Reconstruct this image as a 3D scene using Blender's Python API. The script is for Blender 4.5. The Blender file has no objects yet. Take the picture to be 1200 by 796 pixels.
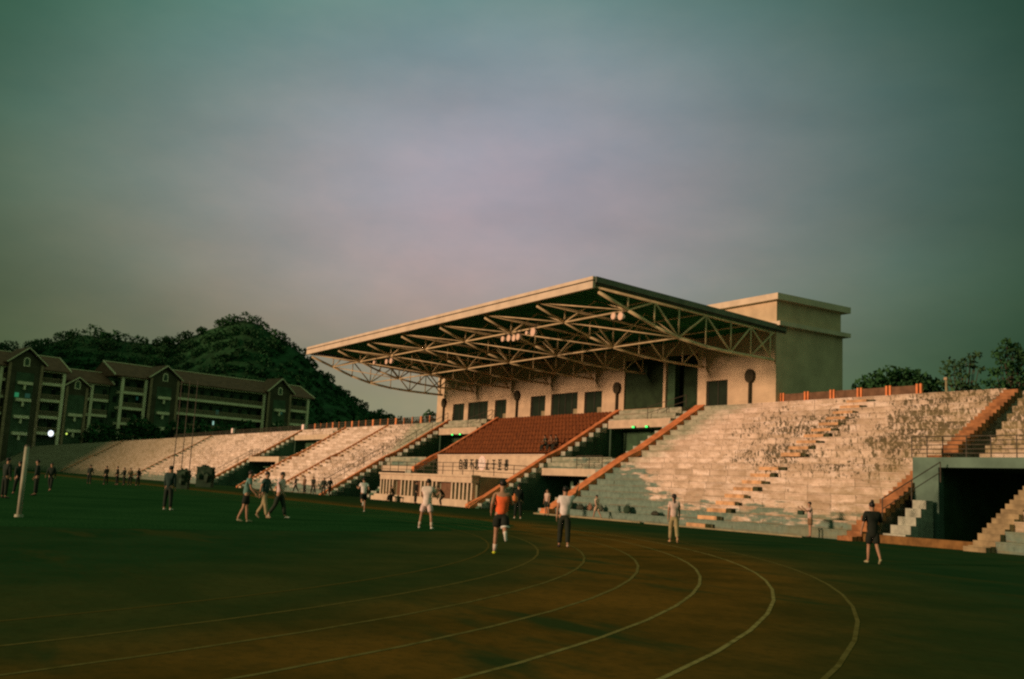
import bpy, bmesh, math, random
from mathutils import Vector, Matrix, noise
R = math.radians
rng = random.Random(7)
scene = bpy.context.scene
COL = scene.collection

# ------------------------------------------------------------------ helpers
class MB:
    """collects simple shapes and links them as ONE mesh object"""
    def __init__(s): s.v = []; s.f = []
    def add(s, vs, fs):
        o = len(s.v); s.v += [tuple(v) for v in vs]; s.f += [tuple(i + o for i in f) for f in fs]
    def box(s, x0, x1, y0, y1, z0, z1):
        s.add([(x0,y0,z0),(x1,y0,z0),(x1,y1,z0),(x0,y1,z0),(x0,y0,z1),(x1,y0,z1),(x1,y1,z1),(x0,y1,z1)],
              [(3,2,1,0),(4,5,6,7),(0,1,5,4),(1,2,6,5),(2,3,7,6),(3,0,4,7)])
    def prism_x(s, prof, x0, x1):
        """(y,z) profile extruded along x"""
        n = len(prof)
        s.add([(x0, y, z) for y, z in prof] + [(x1, y, z) for y, z in prof],
              [tuple(range(n))[::-1], tuple(range(n, 2*n))] + [(i, (i+1) % n, (i+1) % n + n, i + n) for i in range(n)])
    def prism_y(s, prof, y0, y1):
        n = len(prof)
        s.add([(x, y0, z) for x, z in prof] + [(x, y1, z) for x, z in prof],
              [tuple(range(n)), tuple(range(n, 2*n))[::-1]] + [(i, (i+1) % n, (i+1) % n + n, i + n) for i in range(n)])
    def bar(s, a, b, w, h=None, up=(0,0,1)):
        """rectangular bar from a to b"""
        h = h or w; a = Vector(a); b = Vector(b); d = (b - a).normalized(); up = Vector(up)
        if abs(d.dot(up)) > .98: up = Vector((0, 1, 0))
        x = d.cross(up).normalized() * w / 2; y = x.cross(d).normalized() * h / 2
        vs = [p + sx * x + sy * y for p in (a, b) for sx, sy in ((-1,-1),(1,-1),(1,1),(-1,1))]
        s.add(vs, [(0,1,2,3),(7,6,5,4),(0,4,5,1),(1,5,6,2),(2,6,7,3),(3,7,4,0)])
    def tube(s, a, b, r, r2=None, n=8):
        r2 = r if r2 is None else r2; a = Vector(a); b = Vector(b); d = (b - a).normalized()
        up = Vector((0,0,1)) if abs(d.z) < .95 else Vector((0,1,0))
        x = d.cross(up).normalized(); y = x.cross(d)
        vs = []
        for p, q in ((a, r), (b, r2)):
            for i in range(n):
                t = 2*math.pi*i/n; vs.append(p + q*(math.cos(t)*x + math.sin(t)*y))
        s.add(vs, [tuple(range(n)), tuple(range(n, 2*n))[::-1]] + [(i, i+n, (i+1) % n + n, (i+1) % n) for i in range(n)])
    def ball(s, c, rx, ry=None, rz=None, nu=12, nv=8, rot=None, jit=0):
        ry = ry or rx; rz = rz or rx; c = Vector(c); vs = []; fs = []
        for j in range(1, nv):
            p = math.pi*j/nv
            for i in range(nu):
                t = 2*math.pi*i/nu; q = Vector((rx*math.sin(p)*math.cos(t), ry*math.sin(p)*math.sin(t), rz*math.cos(p)))
                if jit: q *= 1 + jit*noise.noise(q*9 + c)
                if rot: q = rot @ q
                vs.append(c + q)
        top = Vector((0,0,rz)); top = rot @ top if rot else top
        vs += [c + top, c - top]; m = (nv-1)*nu
        for j in range(nv-2):
            for i in range(nu): fs.append((j*nu+i, (j+1)*nu+i, (j+1)*nu+(i+1) % nu, j*nu+(i+1) % nu))
        for i in range(nu):
            fs.append((m, i, (i+1) % nu)); fs.append((m+1, (nv-2)*nu+(i+1) % nu, (nv-2)*nu+i))
        s.add(vs, fs)
    def disc(s, c, axis, r, th, n=20, rz=None):
        """round plate whose axis is 'x' or 'y'"""
        rz = rz or r; vs = []
        for k in (-th/2, th/2):
            for i in range(n):
                t = 2*math.pi*i/n; u, w = r*math.cos(t), rz*math.sin(t)
                vs.append((c[0]+k, c[1]+u, c[2]+w) if axis == 'x' else (c[0]+u, c[1]+k, c[2]+w))
        s.add(vs, [tuple(range(n)), tuple(range(n, 2*n))[::-1]] + [(i, i+n, (i+1) % n + n, (i+1) % n) for i in range(n)])
    def build(s, name, mat, parent=None, smooth=False, bevel=0):
        me = bpy.data.meshes.new(name); me.from_pydata(s.v, [], s.f); me.update()
        bm = bmesh.new(); bm.from_mesh(me); bmesh.ops.recalc_face_normals(bm, faces=bm.faces); bm.to_mesh(me); bm.free()
        if mat: me.materials.append(mat)
        if smooth:
            for p in me.polygons: p.use_smooth = True
        o = bpy.data.objects.new(name, me); COL.objects.link(o)
        if parent: o.parent = parent
        if bevel:
            b = o.modifiers.new('bevel', 'BEVEL'); b.width = bevel; b.segments = 2; b.limit_method = 'ANGLE'
        return o

def tag(o, label=None, cat=None, group=None, kind=None):
    if label: o['label'] = label
    if cat: o['category'] = cat
    if group: o['group'] = group
    if kind: o['kind'] = kind
    return o
def empty(name, loc, label, cat, group=None, rz=0):
    o = bpy.data.objects.new(name, None); COL.objects.link(o); o.location = loc; o.rotation_euler = (0, 0, rz)
    o.empty_display_size = .3
    return tag(o, label, cat, group)
def copy_tree(o, parent=None):
    c = o.copy(); COL.objects.link(c)
    if parent: c.parent = parent
    for ch in [q for q in bpy.data.objects if q.parent == o]: copy_tree(ch, c)
    return c

# ------------------------------------------------------------------ materials
class NT:
    def __init__(s, name):
        s.m = bpy.data.materials.new(name); s.m.use_nodes = True; s.t = s.m.node_tree; s.b = s.t.nodes['Principled BSDF']
        s.b.inputs['Roughness'].default_value = .9; s.b.inputs['Specular IOR Level'].default_value = .2
        s.geo = None
    def n(s, k, **kw):
        n = s.t.nodes.new(k)
        for a, v in kw.items(): setattr(n, a, v)
        return n
    def put(s, inp, v):
        if hasattr(v, 'is_output') or hasattr(v, 'links'): s.t.links.new(v, inp)
        else: inp.default_value = v
    def math(s, op, a, b=0., c=0., clamp=False):
        n = s.n('ShaderNodeMath', operation=op, use_clamp=clamp)
        for i, v in enumerate((a, b, c)):
            if v is not None: s.put(n.inputs[i], v)
        return n.outputs[0]
    def pos(s):
        if not s.geo:
            g = s.n('ShaderNodeNewGeometry'); x = s.n('ShaderNodeSeparateXYZ'); s.t.links.new(g.outputs['Position'], x.inputs[0]); s.geo = (g.outputs['Position'], *x.outputs)
        return s.geo
    def noise(s, scale=(1,1,1), sc=1., det=3, rough=.6, vec=None, dist=0):
        m = s.n('ShaderNodeMapping'); m.inputs['Scale'].default_value = scale
        s.t.links.new(vec or s.pos()[0], m.inputs[0])
        n = s.n('ShaderNodeTexNoise'); n.inputs['Scale'].default_value = sc; n.inputs['Detail'].default_value = det; n.inputs['Roughness'].default_value = rough
        n.inputs['Distortion'].default_value = dist
        s.t.links.new(m.outputs[0], n.inputs['Vector']); return n.outputs['Fac']
    def step(s, v, a, b):
        n = s.n('ShaderNodeMapRange', interpolation_type='SMOOTHSTEP'); s.put(n.inputs[0], v); n.inputs[1].default_value = a; n.inputs[2].default_value = b
        return n.outputs[0]
    def mix(s, f, a, b, mode='MIX'):
        n = s.n('ShaderNodeMix', data_type='RGBA', blend_type=mode); s.put(n.inputs[0], f)
        for i, v in ((6, a), (7, b)):
            if hasattr(v, 'links'): s.t.links.new(v, n.inputs[i])
            else: n.inputs[i].default_value = (*v, 1)
        return n.outputs[2]
    def color(s, v): 
        if hasattr(v, 'links'): s.t.links.new(v, s.b.inputs['Base Color'])
        else: s.b.inputs['Base Color'].default_value = (*v, 1)
    def bump(s, h, st=.3, d=.05):
        b = s.n('ShaderNodeBump'); b.inputs['Strength'].default_value = st; b.inputs['Distance'].default_value = d
        s.t.links.new(h, b.inputs['Height']); s.t.links.new(b.outputs[0], s.b.inputs['Normal'])

def simple(name, c, var=.25, sc=3., rough=.85, spec=.2, metal=0, det=3):
    k = NT(name); c2 = tuple(x*(1-var) for x in c); c1 = tuple(min(1, x*(1+var*.6)) for x in c)
    tc = k.n('ShaderNodeTexCoord')
    k.color(k.mix(k.step(k.noise(sc=sc, det=det, vec=tc.outputs['Object']), .3, .7), c2, c1))
    k.b.inputs['Roughness'].default_value = rough; k.b.inputs['Specular IOR Level'].default_value = spec; k.b.inputs['Metallic'].default_value = metal
    return k.m
def emit(name, c, st):
    k = NT(name); k.color((.1,.1,.1)); k.b.inputs['Emission Color'].default_value = (*c, 1); k.b.inputs['Emission Strength'].default_value = st; k.m.cycles.emission_sampling = 'NONE'
    return k.m

def terrace_mat():
    k = NT('terrace_paint'); P, X, Y, Z = k.pos()
    big = k.noise((.35,.5,.7), 1., 4, .65)
    med = k.noise((1.1,1,2.2), 1., 4, .7)
    fine = k.noise((4,3,3.2), 1., 3, .7)
    # worn cream paint
    cream = k.mix(k.step(med, .3, .72), (.58,.47,.38), (.86,.73,.63))
    cream = k.mix(k.math('MULTIPLY', k.step(fine, .45, .7), .35), cream, (.40,.32,.23))
    cream = k.mix(k.step(X, -58., -46.), cream, k.mix(k.step(med, .3, .7), (.46,.36,.26), (.78,.64,.53)))
    cream = k.mix(k.math('MULTIPLY', k.step(k.noise((.7,1,2.6), 1., 4, .65), .52, .62), .55), cream, (.92,.80,.72))
    row = k.math('FLOOR', k.math('DIVIDE', k.math('ADD', Z, -.03), .42)); bx = k.math('ADD', k.math('DIVIDE', X, 1.55), k.math('MULTIPLY', row, .37))
    wv = k.n('ShaderNodeCombineXYZ'); k.put(wv.inputs[0], k.math('FLOOR', bx)); k.put(wv.inputs[1], row)
    wn_ = k.n('ShaderNodeTexWhiteNoise', noise_dimensions='2D'); k.t.links.new(wv.outputs[0], wn_.inputs['Vector'])
    cream = k.mix(k.math('MULTIPLY', k.math('POWER', wn_.outputs['Value'], 2.5), .62), cream, (.33,.25,.16))
    jt = k.math('LESS_THAN', k.math('FRACT', bx), .035); cream = k.mix(k.math('MULTIPLY', k.math('MULTIPLY', jt, k.step(med, .4, .6)), .75), cream, (.12,.10,.06))
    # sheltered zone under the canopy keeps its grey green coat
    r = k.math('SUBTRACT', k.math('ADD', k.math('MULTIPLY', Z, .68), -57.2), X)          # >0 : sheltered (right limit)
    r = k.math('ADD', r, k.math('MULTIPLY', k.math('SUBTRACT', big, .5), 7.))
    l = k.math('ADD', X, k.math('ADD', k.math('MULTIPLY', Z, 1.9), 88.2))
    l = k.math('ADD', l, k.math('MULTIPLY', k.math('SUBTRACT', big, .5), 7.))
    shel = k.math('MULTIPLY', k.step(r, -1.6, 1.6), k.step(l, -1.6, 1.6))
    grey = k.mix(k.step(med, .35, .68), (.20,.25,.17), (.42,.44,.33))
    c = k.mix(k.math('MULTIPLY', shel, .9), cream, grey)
    # teal coat left on the lower rows, thickest beside the central tunnel
    lim = k.math('MULTIPLY_ADD', k.step(X, -44., -55.), 2.6, 1.25)
    lim = k.math('ADD', lim, k.math('MULTIPLY', k.step(X, -92., -97.), -2.6))
    t = k.math('SUBTRACT', lim, Z)
    t = k.math('ADD', t, k.math('MULTIPLY', k.math('SUBTRACT', k.noise((.55,1,2.4), 1., 4, .6), .5), 4.2))
    teal = k.mix(k.step(fine, .3, .7), (.085,.165,.135), (.15,.25,.20))
    c = k.mix(k.math('MULTIPLY', k.step(t, .0, .5), .92), c, teal)
    # black mould streaks, worst in the open upper rows at the right
    amt = k.math('MULTIPLY_ADD', k.math('MULTIPLY', k.step(X, -52., -44.), k.step(Z, 2.0, 4.6)), .19, .0)
    amt = k.math('ADD', amt, k.math('MULTIPLY', k.step(X, -122., -142.), .10))
    amt = k.math('ADD', amt, k.math('MULTIPLY', k.math('MULTIPLY', k.step(X, -111., -106.), k.step(X, -95., -99.)), .13))
    amt = k.math('MULTIPLY', amt, k.step(k.noise((.16,.2,.3), 1., 2), .28, .62))
    amt = k.math('ADD', amt, .02)
    sp = k.noise((4.8,4.,2.7), 1., 5, .74, dist=.6)
    sp = k.math('ADD', sp, amt)
    mould = k.step(sp, .635, .70)
    c = k.mix(k.math('MULTIPLY', mould, .9), c, (.055,.052,.022))
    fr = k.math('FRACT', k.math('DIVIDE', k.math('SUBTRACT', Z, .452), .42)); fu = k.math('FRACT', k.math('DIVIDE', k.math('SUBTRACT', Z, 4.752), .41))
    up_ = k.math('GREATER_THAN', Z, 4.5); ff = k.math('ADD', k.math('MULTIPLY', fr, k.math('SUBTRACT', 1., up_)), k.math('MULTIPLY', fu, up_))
    dl = k.math('MULTIPLY', k.step(ff, .26, .06), k.step(k.noise((1.3,1,1.), 1., 4, .7), .3, .6)); c = k.mix(k.math('MULTIPLY', dl, .62), c, (.16,.125,.075))  # dirt and nosing shade painted along the foot of every riser
    # lens darkening painted in toward both ends, then grime in long horizontal bands
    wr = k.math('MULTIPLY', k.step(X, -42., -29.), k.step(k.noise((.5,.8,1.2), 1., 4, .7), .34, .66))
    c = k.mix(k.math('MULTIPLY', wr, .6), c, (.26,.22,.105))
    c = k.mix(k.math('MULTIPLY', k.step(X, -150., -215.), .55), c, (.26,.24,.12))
    g = k.step(k.noise((.25,2,5.), 1., 3, .6), .55, .78)
    c = k.mix(k.math('MULTIPLY', g, .28), c, (.22,.18,.12))
    k.color(c); k.bump(fine, .4, .03); k.b.inputs['Roughness'].default_value = .95
    return k.m

M = {}
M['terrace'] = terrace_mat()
M['cream'] = simple('cream_wall_paint', (.62,.50,.36), .16, 1.3)
M['wall'] = simple('pavilion_wall_paint', (.60,.47,.31), .16, .7)
M['trim'] = simple('cream_trim', (.68,.56,.43), .12, 1.)
M['dim_step'] = simple('dull_step_paint', (.32,.25,.14), .4, 1.5)
M['aisle'] = simple('worn_aisle_paint', (.60,.36,.19), .4, 1.8)
M['step_shade'] = simple('step_side_shade', (.06,.065,.03), .4, 4.)
M['orange'] = simple('orange_paint', (.74,.27,.11), .3, 2.2)
M['orange_bright'] = simple('bright_orange_paint', (.78,.26,.10), .2, 3.)
M['sand'] = simple('sand_paint', (.55,.40,.26), .35, 2.)
M['red_seat'] = simple('red_brown_plastic', (.165,.052,.014), .35, 3., .75, .2)
M['red_floor'] = simple('red_brown_floor', (.12,.040,.014), .3, 2.)
M['teal'] = simple('teal_wall_paint', (.12,.20,.155), .25, .8)
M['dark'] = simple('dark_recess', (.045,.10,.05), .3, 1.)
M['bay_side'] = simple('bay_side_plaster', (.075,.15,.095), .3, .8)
M['greywall'] = simple('grey_plaster', (.26,.27,.17), .25, 1.)
M['stair_orange'] = simple('worn_orange_steps', (.34,.155,.065), .4, 1.6)
M['kerb_rust'] = simple('rusty_kerb_paint', (.21,.11,.035), .35, 2.)
M['step'] = simple('pale_concrete_steps', (.40,.42,.34), .3, 2.)
M['rail'] = simple('dark_metal_rail', (.075,.065,.045), .3, 4., .6, .4)
M['steel'] = simple('cream_steel_tube', (.68,.55,.32), .2, 1.5, .6, .4)
M['deck'] = simple('roof_deck', (.020,.17,.05), .25, .4)
M['roofside'] = simple('grey_green_flashing', (.16,.19,.14), .2, 1.)
M['door'] = simple('dark_door_glass', (.010,.024,.011), .3, .8, .7, .2)
M['frame'] = simple('dark_frame', (.06,.06,.045), .3, 2.)
M['louvre'] = simple('sand_louvre', (.30,.26,.15), .2, 1.5)
M['screen'] = simple('dark_net_screen', (.020,.042,.018), .3, 1.)
M['panel'] = simple('brown_mesh_panel', (.17,.095,.055), .3, 2.)
M['disc'] = simple('dark_brown_disc', (.045,.04,.022), .3, 3.)
M['white'] = simple('white_enamel', (.78,.72,.66), .1, 3.)
M['letter'] = simple('dark_letter', (.03,.035,.025), .2, 3., .5)
M['emblem'] = simple('pale_pink_emblem', (.93,.74,.70), .05, 3.)
M['lampglass'] = simple('lamp_reflector', (.85,.62,.48), .1, 3., .35, .5)
M['exit'] = emit('green_exit_lamp', (.05,1,.15), 2.2)
M['street'] = emit('white_street_lamp', (.85,.93,1), 1.5)
M['yellow'] = emit('yellow_lamp', (.75,1,.15), 1.)
M['greenlit'] = emit('green_lit_window', (.05,.55,.22), .28)
M['teallit'] = emit('teal_lit_window', (.06,.35,.22), .09)
M['whitelit'] = emit('white_lit_window', (.5,.9,.75), .5)
M['brick'] = simple('dark_red_brick', (.085,.075,.042), .25, .6)
M['htrim'] = simple('house_cream_trim', (.86,.76,.50), .12, .6)
M['hrail'] = simple('house_railing', (.36,.25,.15), .25, 2.)
M['tile'] = simple('roof_tile', (.19,.095,.06), .25, 1.)
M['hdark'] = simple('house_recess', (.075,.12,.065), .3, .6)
M['bark'] = simple('bark', (.07,.055,.035), .3, 2.)
M['leaf'] = simple('leaf', (.028,.092,.030), .4, .35)
M['leaf2'] = simple('olive_leaf', (.040,.095,.034), .4, .35)
M['forest'] = simple('forest_leaf', (.026,.092,.032), .4, .06)
M['tarp'] = simple('dark_tarpaulin', (.03,.06,.035), .3, 1.5)
M['pole'] = simple('grey_post_paint', (.40,.40,.30), .25, 2.)

# ------------------------------------------------------------------ people (built first, while the scene is small)
def skin_mesh(nodes, edges, radii, roots, sub=1):
    me = bpy.data.meshes.new('grow'); me.from_pydata([tuple(n) for n in nodes], edges, []); me.update()
    o = bpy.data.objects.new('grow', me); COL.objects.link(o)
    o.modifiers.new('s', 'SKIN'); sb = o.modifiers.new('d', 'SUBSURF'); sb.levels = sub; sb.render_levels = sub
    if not me.skin_vertices: raise RuntimeError('no skin layer')
    for i, d in enumerate(me.skin_vertices[0].data):
        r = radii[i]; d.radius = r if isinstance(r, tuple) else (r, r); d.use_root = i in roots
    bpy.context.view_layer.update()
    dg = bpy.context.evaluated_depsgraph_get()
    res = bpy.data.meshes.new_from_object(o.evaluated_get(dg))
    bpy.data.objects.remove(o); bpy.data.meshes.remove(me)
    return res
def link(me, name, mat, parent):
    me.name = name; me.materials.clear(); me.materials.append(mat)
    for p in me.polygons: p.use_smooth = True; p.material_index = 0
    o = bpy.data.objects.new(name, me); COL.objects.link(o); o.parent = parent; return o
PM = {}
def cloth(c, name='cloth'):
    if c not in PM: PM[c] = simple(name, c, .18, 6.)
    return PM[c]
SKIN = simple('skin', (.42,.24,.15), .1, 5., .6, .3)
HAIR = simple('hair', (.018,.015,.012), .3, 8., .5, .3)

def person(label, loc, yaw, h=1.70, lean=4, legs=((0,0,4),(0,0,4)), arms=((0,8,10),(0,8,10)), shirt=(.7,.66,.6), bottom=(.03,.03,.03),
           bottom_len=2, sleeve=.5, shoes=(.6,.6,.55), hair='short', shirt_long=0., sit=False, fem=False, group=None, head_yaw=0, feet_down=True, chest=1., socks=None, name='person'):
    """local frame: y forward, x right.  legs = (hip flex, knee flex, abduction) left/right in degrees; arms = (shoulder flex, abduction, elbow)"""
    root = empty(name, loc, label, 'person', group, R(yaw)); k = h/1.72
    V = Vector
    ln = R(lean); up = V((0, math.sin(ln), math.cos(ln)))
    pel = V((0,0,.95)); spine = pel + up*.16; ch = pel + up*.38; nk = pel + up*.53; fw = V((0, math.cos(ln), -math.sin(ln)))
    hb = nk + up*.085 + fw*.012; hm = hb + up*.085 + fw*.01; hc = hm + up*.075
    N = [pel, spine, ch, nk, hb, hm, hc]; E = [(0,1),(1,2),(2,3),(3,4),(4,5),(5,6)]
    Rd = [(.135,.105),(.118,.095),(.14*chest,.108),(.052,.052),(.066,.074),(.078,.09),(.06,.07)]
    if fem: Rd[1] = (.105,.085); Rd[2] = (.125*chest,.10)
    # nose and ears
    for q, r in ((hm + fw*.10 - up*.02, .012), (hm + V((.085,0,0)), .014), (hm + V((-.085,0,0)), .014)):
        N.append(q); Rd.append(r); E.append((5, len(N)-1))
    J = {}
    for si, s in ((0,-1),(1,1)):
        hf, kf, ab = legs[si]
        hip = pel + V((s*.09, 0, -.05)); a = R(hf); b = R(ab)
        td = V((s*math.sin(b), math.sin(a)*math.cos(b), -math.cos(a)*math.cos(b)))
        kn = hip + td*.43; a2 = a - R(kf); sd = V((s*math.sin(b)*.6, math.sin(a2), -math.cos(a2))).normalized()
        an = kn + sd*.42; fa = a2 if feet_down and abs(a2) > R(25) else a2*.3
        fd = V((s*.15, math.cos(fa), math.sin(fa))).normalized(); dn = V((0, math.sin(fa), -math.cos(fa)))
        toe = an + fd*.17 + dn*.055; heel = an + dn*.05 - fd*.03
        b0 = len(N); N += [hip, hip.lerp(kn,.5), kn, kn.lerp(an,.35), an, toe]; Rd += [.092, .078, .055, .056, .036, .032]
        E += [(0,b0),(b0,b0+1),(b0+1,b0+2),(b0+2,b0+3),(b0+3,b0+4),(b0+4,b0+5)]
        J['leg%d' % si] = (hip, kn, an, toe, heel, fd, dn)
    for si, s in ((0,-1),(1,1)):
        sf, ab, el = arms[si]
        sh = ch + up*.09 + V((s*.175*chest*(.92 if fem else 1), 0, 0)); a = R(sf); b = R(ab)
        ud = V((s*math.sin(b), math.sin(a)*math.cos(b), -math.cos(a)*math.cos(b))); ud = (ud + V((0, math.sin(ln)*-.3, 0))).normalized()
        e = sh + ud*.29; a2 = a + R(el); fdn = V((s*math.sin(b)*.35, math.sin(a2), -math.cos(a2))).normalized()
        w = e + fdn*.25; palm = w + fdn*.07
        b0 = len(N); N += [sh, sh.lerp(e,.5), e, e.lerp(w,.4), w, palm]; Rd += [.055, .047, .038, .037, .026, (.04,.024)]
        E += [(2,b0),(b0,b0+1),(b0+1,b0+2),(b0+2,b0+3),(b0+3,b0+4),(b0+4,b0+5)]
        J['arm%d' % si] = (sh, e, w, palm, fdn)
    roots = {0}
    for si, s in ((0,-1),(1,1)):           # five fingers, each its own short chain rooted in the palm
        sh, e, w, palm, fd = J['arm%d' % si]
        side = fd.cross(V((1,0,0))); side = side.normalized() if side.length > .1 else V((0,1,0)); inn = V((-s,0,0))
        for j, L in enumerate((.075,.085,.08,.062)):
            o = palm + side*(.027 - .018*j); p1 = o + fd*(L*.55+.02); p2 = p1 + (fd*.75 + inn*.55).normalized()*L*.5
            b0 = len(N); N += [o, p1, p2]; Rd += [.0095,.009,.0075]; E += [(b0,b0+1),(b0+1,b0+2)]; roots.add(b0)
        o = w + fd*.03 + side*.02; p1 = o + (fd*.6+side*.7).normalized()*.045; p2 = p1 + (fd+side*.2).normalized()*.03
        b0 = len(N); N += [o, p1, p2]; Rd += [.012,.0105,.008]; E += [(b0,b0+1),(b0+1,b0+2)]; roots.add(b0)
    # put the lowest foot (or the seat) on the ground
    low = min(min((J['leg%d' % i][3] - V((0,0,.03))).z, (J['leg%d' % i][4]).z - .02) for i in (0,1))
    off = V((0,0,-low)) if not sit else V((0,0,-(pel.z-.13)))
    def T(v): return (v + off)*k
    rk = lambda r: tuple(x*k for x in r) if isinstance(r, tuple) else r*k
    link(skin_mesh([T(n) for n in N], E, [rk(r) for r in Rd], roots), 'body', SKIN, root)
    # shirt
    n = [pel + up*(-.12 - shirt_long), spine, ch, ch + up*.125]; r = [(.17,.145),(.16,.14),(.185*chest,.155),(.10,.095)]
    if shirt_long > .1: r[0] = (.185,.16)
    e = [(0,1),(1,2),(2,3)]
    for si in (0,1):
        sh, el, w, palm, fd = J['arm%d' % si]
        if sleeve > 0:
            b0 = len(n); end = sh.lerp(el, min(1, sleeve*1.1)); n += [sh, sh.lerp(end,.6), end]; r += [.085,.076,.07]; e += [(2,b0),(b0,b0+1),(b0+1,b0+2)]
            if sleeve > 1: b0 = len(n); n += [el.lerp(w,.5), w]; r += [.05,.042]; e += [(b0-1,b0),(b0,b0+1)]
        else:
            b0 = len(n); n += [sh - V((math.copysign(.02, sh.x),0,0)) + up*.01]; r += [.066]; e += [(2,b0)]
    link(skin_mesh([T(q) for q in n], e, [rk(x) for x in r], {0}), 'shirt', cloth(shirt, 'shirt_cloth'), root)
    # shorts / trousers: 1 short, 2 trousers
    n = [pel + up*.03, pel - V((0,0,.04))]; r = [(.155,.13),(.158,.135)]; e = [(0,1)]
    for si in (0,1):
        hip, kn, an, toe, heel, fd, dn = J['leg%d' % si]; b0 = len(n)
        if bottom_len <= 1:
            n += [hip, hip.lerp(kn, .5*bottom_len+.2), hip.lerp(kn, .95*bottom_len)]; r += [.12,.118,.108]; e += [(1,b0),(b0,b0+1),(b0+1,b0+2)]
        else:
            n += [hip, hip.lerp(kn,.5), kn, kn.lerp(an,.45), kn.lerp(an, .93)]; r += [.118,.105,.086,.08,.072]; e += [(1,b0)] + [(b0+i,b0+i+1) for i in range(4)]
    link(skin_mesh([T(q) for q in n], e, [rk(x) for x in r], {0}), 'trousers' if bottom_len > 1 else 'shorts', cloth(bottom, 'trouser_cloth'), root)
    # hair
    m = MB(); rot = Matrix.Rotation(-ln, 3, 'X')
    m.ball(T(hm + up*.028 - fw*.016), .090*k, .100*k, .094*k, 14, 10, rot, .12)
    if hair in ('pony', 'long'): 
        m.tube(T(hm - fw*.085), T(hm - fw*.11 - up*.2), .05*k, .03*k, 10); m.ball(T(hm - fw*.10), .05*k); m.ball(T(hm - fw*.11 - up*.2), .032*k, .032*k, .06*k)
    if hair == 'bun': m.ball(T(hc + up*.055 - fw*.05), .048*k)
    m.build('hair', HAIR, root, True)
    for si in (0,1):
        hip, kn, an, toe, heel, fd, dn = J['leg%d' % si]
        sm = skin_mesh([T(an + dn*.035 - fd*.025), T(an + dn*.045 + fd*.07), T(toe + fd*.04)], [(0,1),(1,2)], [rk((.046,.042)), rk((.048,.036)), rk((.04,.026))], {0})
        c = shoes if not isinstance(shoes[0], tuple) else shoes[si]
        link(sm, 'shoe', cloth(c, 'shoe_fabric'), root)
        if socks: 
            m = MB(); m.tube(T(an.lerp(kn,.38)), T(an), .052*k, .042*k, 10); m.build('sock', cloth(socks, 'sock_cloth'), root, True)
    root['hands'] = 1; del root['hands']
    Mx = Matrix.Translation(loc) @ Matrix.Rotation(R(yaw), 4, 'Z')
    return root, {q: [Mx @ T(x) for x in v[:4]] for q, v in J.items()}

AW = 57.3      # yaw that walks straight away from the camera (local +y -> (-.84,.54))
run_a = dict(legs=((8,6,3),(-18,75,2)), arms=((-35,12,75),(30,12,80)), lean=9)
walk_a = dict(legs=((18,6,3),(-14,22,3)), arms=((-18,8,14),(18,8,20)), lean=4)
walk_b = dict(legs=((-14,22,3),(18,6,3)), arms=((18,8,20),(-18,8,14)), lean=4)
stand_a = dict(legs=((2,2,5),(-2,0,5)), arms=((4,8,14),(0,9,12)), lean=2)
WHITE = (.74,.68,.62); BLACK = (.018,.024,.018); TEALC = (.13,.27,.24); KHAKI = (.36,.30,.17)
pr, J = person('runner in a bright orange vest and black shorts seen from behind', (-20.9,13.1,0), AW, 1.74, shirt=(.92,.16,.05), bottom=BLACK, bottom_len=.72, sleeve=0,
           shoes=((.62,.70,.05),(.66,.66,.60)), socks=(.74,.62,.55), **run_a)
kn = J['leg1'][1]; hp = J['leg1'][0]
m = MB(); a = Vector(hp).lerp(kn, .64); b = Vector(hp).lerp(kn, .72); m.tube(a, b, .109, .109, 14); o = m.build('shorts_trim', cloth((.78,.80,.76), 'white_trim'), None, True)
o.parent = pr; o.matrix_parent_inverse = (Matrix.Translation(pr.location) @ Matrix.Rotation(R(AW), 4, 'Z')).inverted()
hand = J['arm1'][3]
m = MB(); c = Vector(hand) + Vector((.03,.02,.02)); m.ball(c, .085, .085, .10, 14, 10); m.tube(c + Vector((0,0,.07)), c + Vector((0,0,.14)), .03, .022, 10)
o = m.build('drink_bottle', M['orange_bright'], None, True); tag(o, 'bright orange bottle in the right hand of the orange vest runner', 'bottle')
person('person in a white tee and dark wide trousers raising the right hand to the head', (-23.7,17.0,0), AW-4, 1.68, legs=((10,4,3),(-8,16,3)), arms=((-4,10,10),(105,30,95)), lean=2,
       shirt=(.78,.72,.70), bottom=(.022,.030,.020), shoes=((.03,.03,.03),(.5,.38,.28)), fem=True, sleeve=.55)
person('woman with a dark ponytail in a pale pink top and khaki trousers walking away', (-27.1,24.2,0), AW-2, 1.64, legs=((10,4,1),(-14,24,1)), arms=((-12,9,16),(10,9,20)), lean=3,
       shirt=(.66,.52,.46), bottom=(.34,.29,.15), fem=True, hair='pony', shoes=(.55,.36,.2), sleeve=.6)
person('person with a hair bun in a long black top over bare calves walking away', (-18.8,24.3,0), AW+2, 1.66, legs=((8,4,1),(-10,24,1)), arms=((-6,16,28),(6,16,28)), lean=3,
       shirt=(.016,.022,.016), bottom=(.016,.022,.016), bottom_len=.95, sleeve=.9, shirt_long=.16, hair='bun', shoes=(.40,.38,.22), chest=1.12)
person('person in a pink tee and brown shorts folding both arms before the right terrace', (-33.2,38.3,0), 150, 1.62, legs=((2,2,3),(-2,0,3)), arms=((55,14,78),(50,14,80)), lean=2,
       shirt=(.62,.46,.40), bottom=(.20,.13,.07), bottom_len=.8, shoes=(.1,.1,.07))
m = MB(); m.box(-33.66,-33.30,37.90,38.06,1.06,1.26); o = m.build('shoulder_bag', M['tarp'], bevel=.04); tag(o, 'small dark bag held by the person in pink before the right terrace', 'bag')
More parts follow.
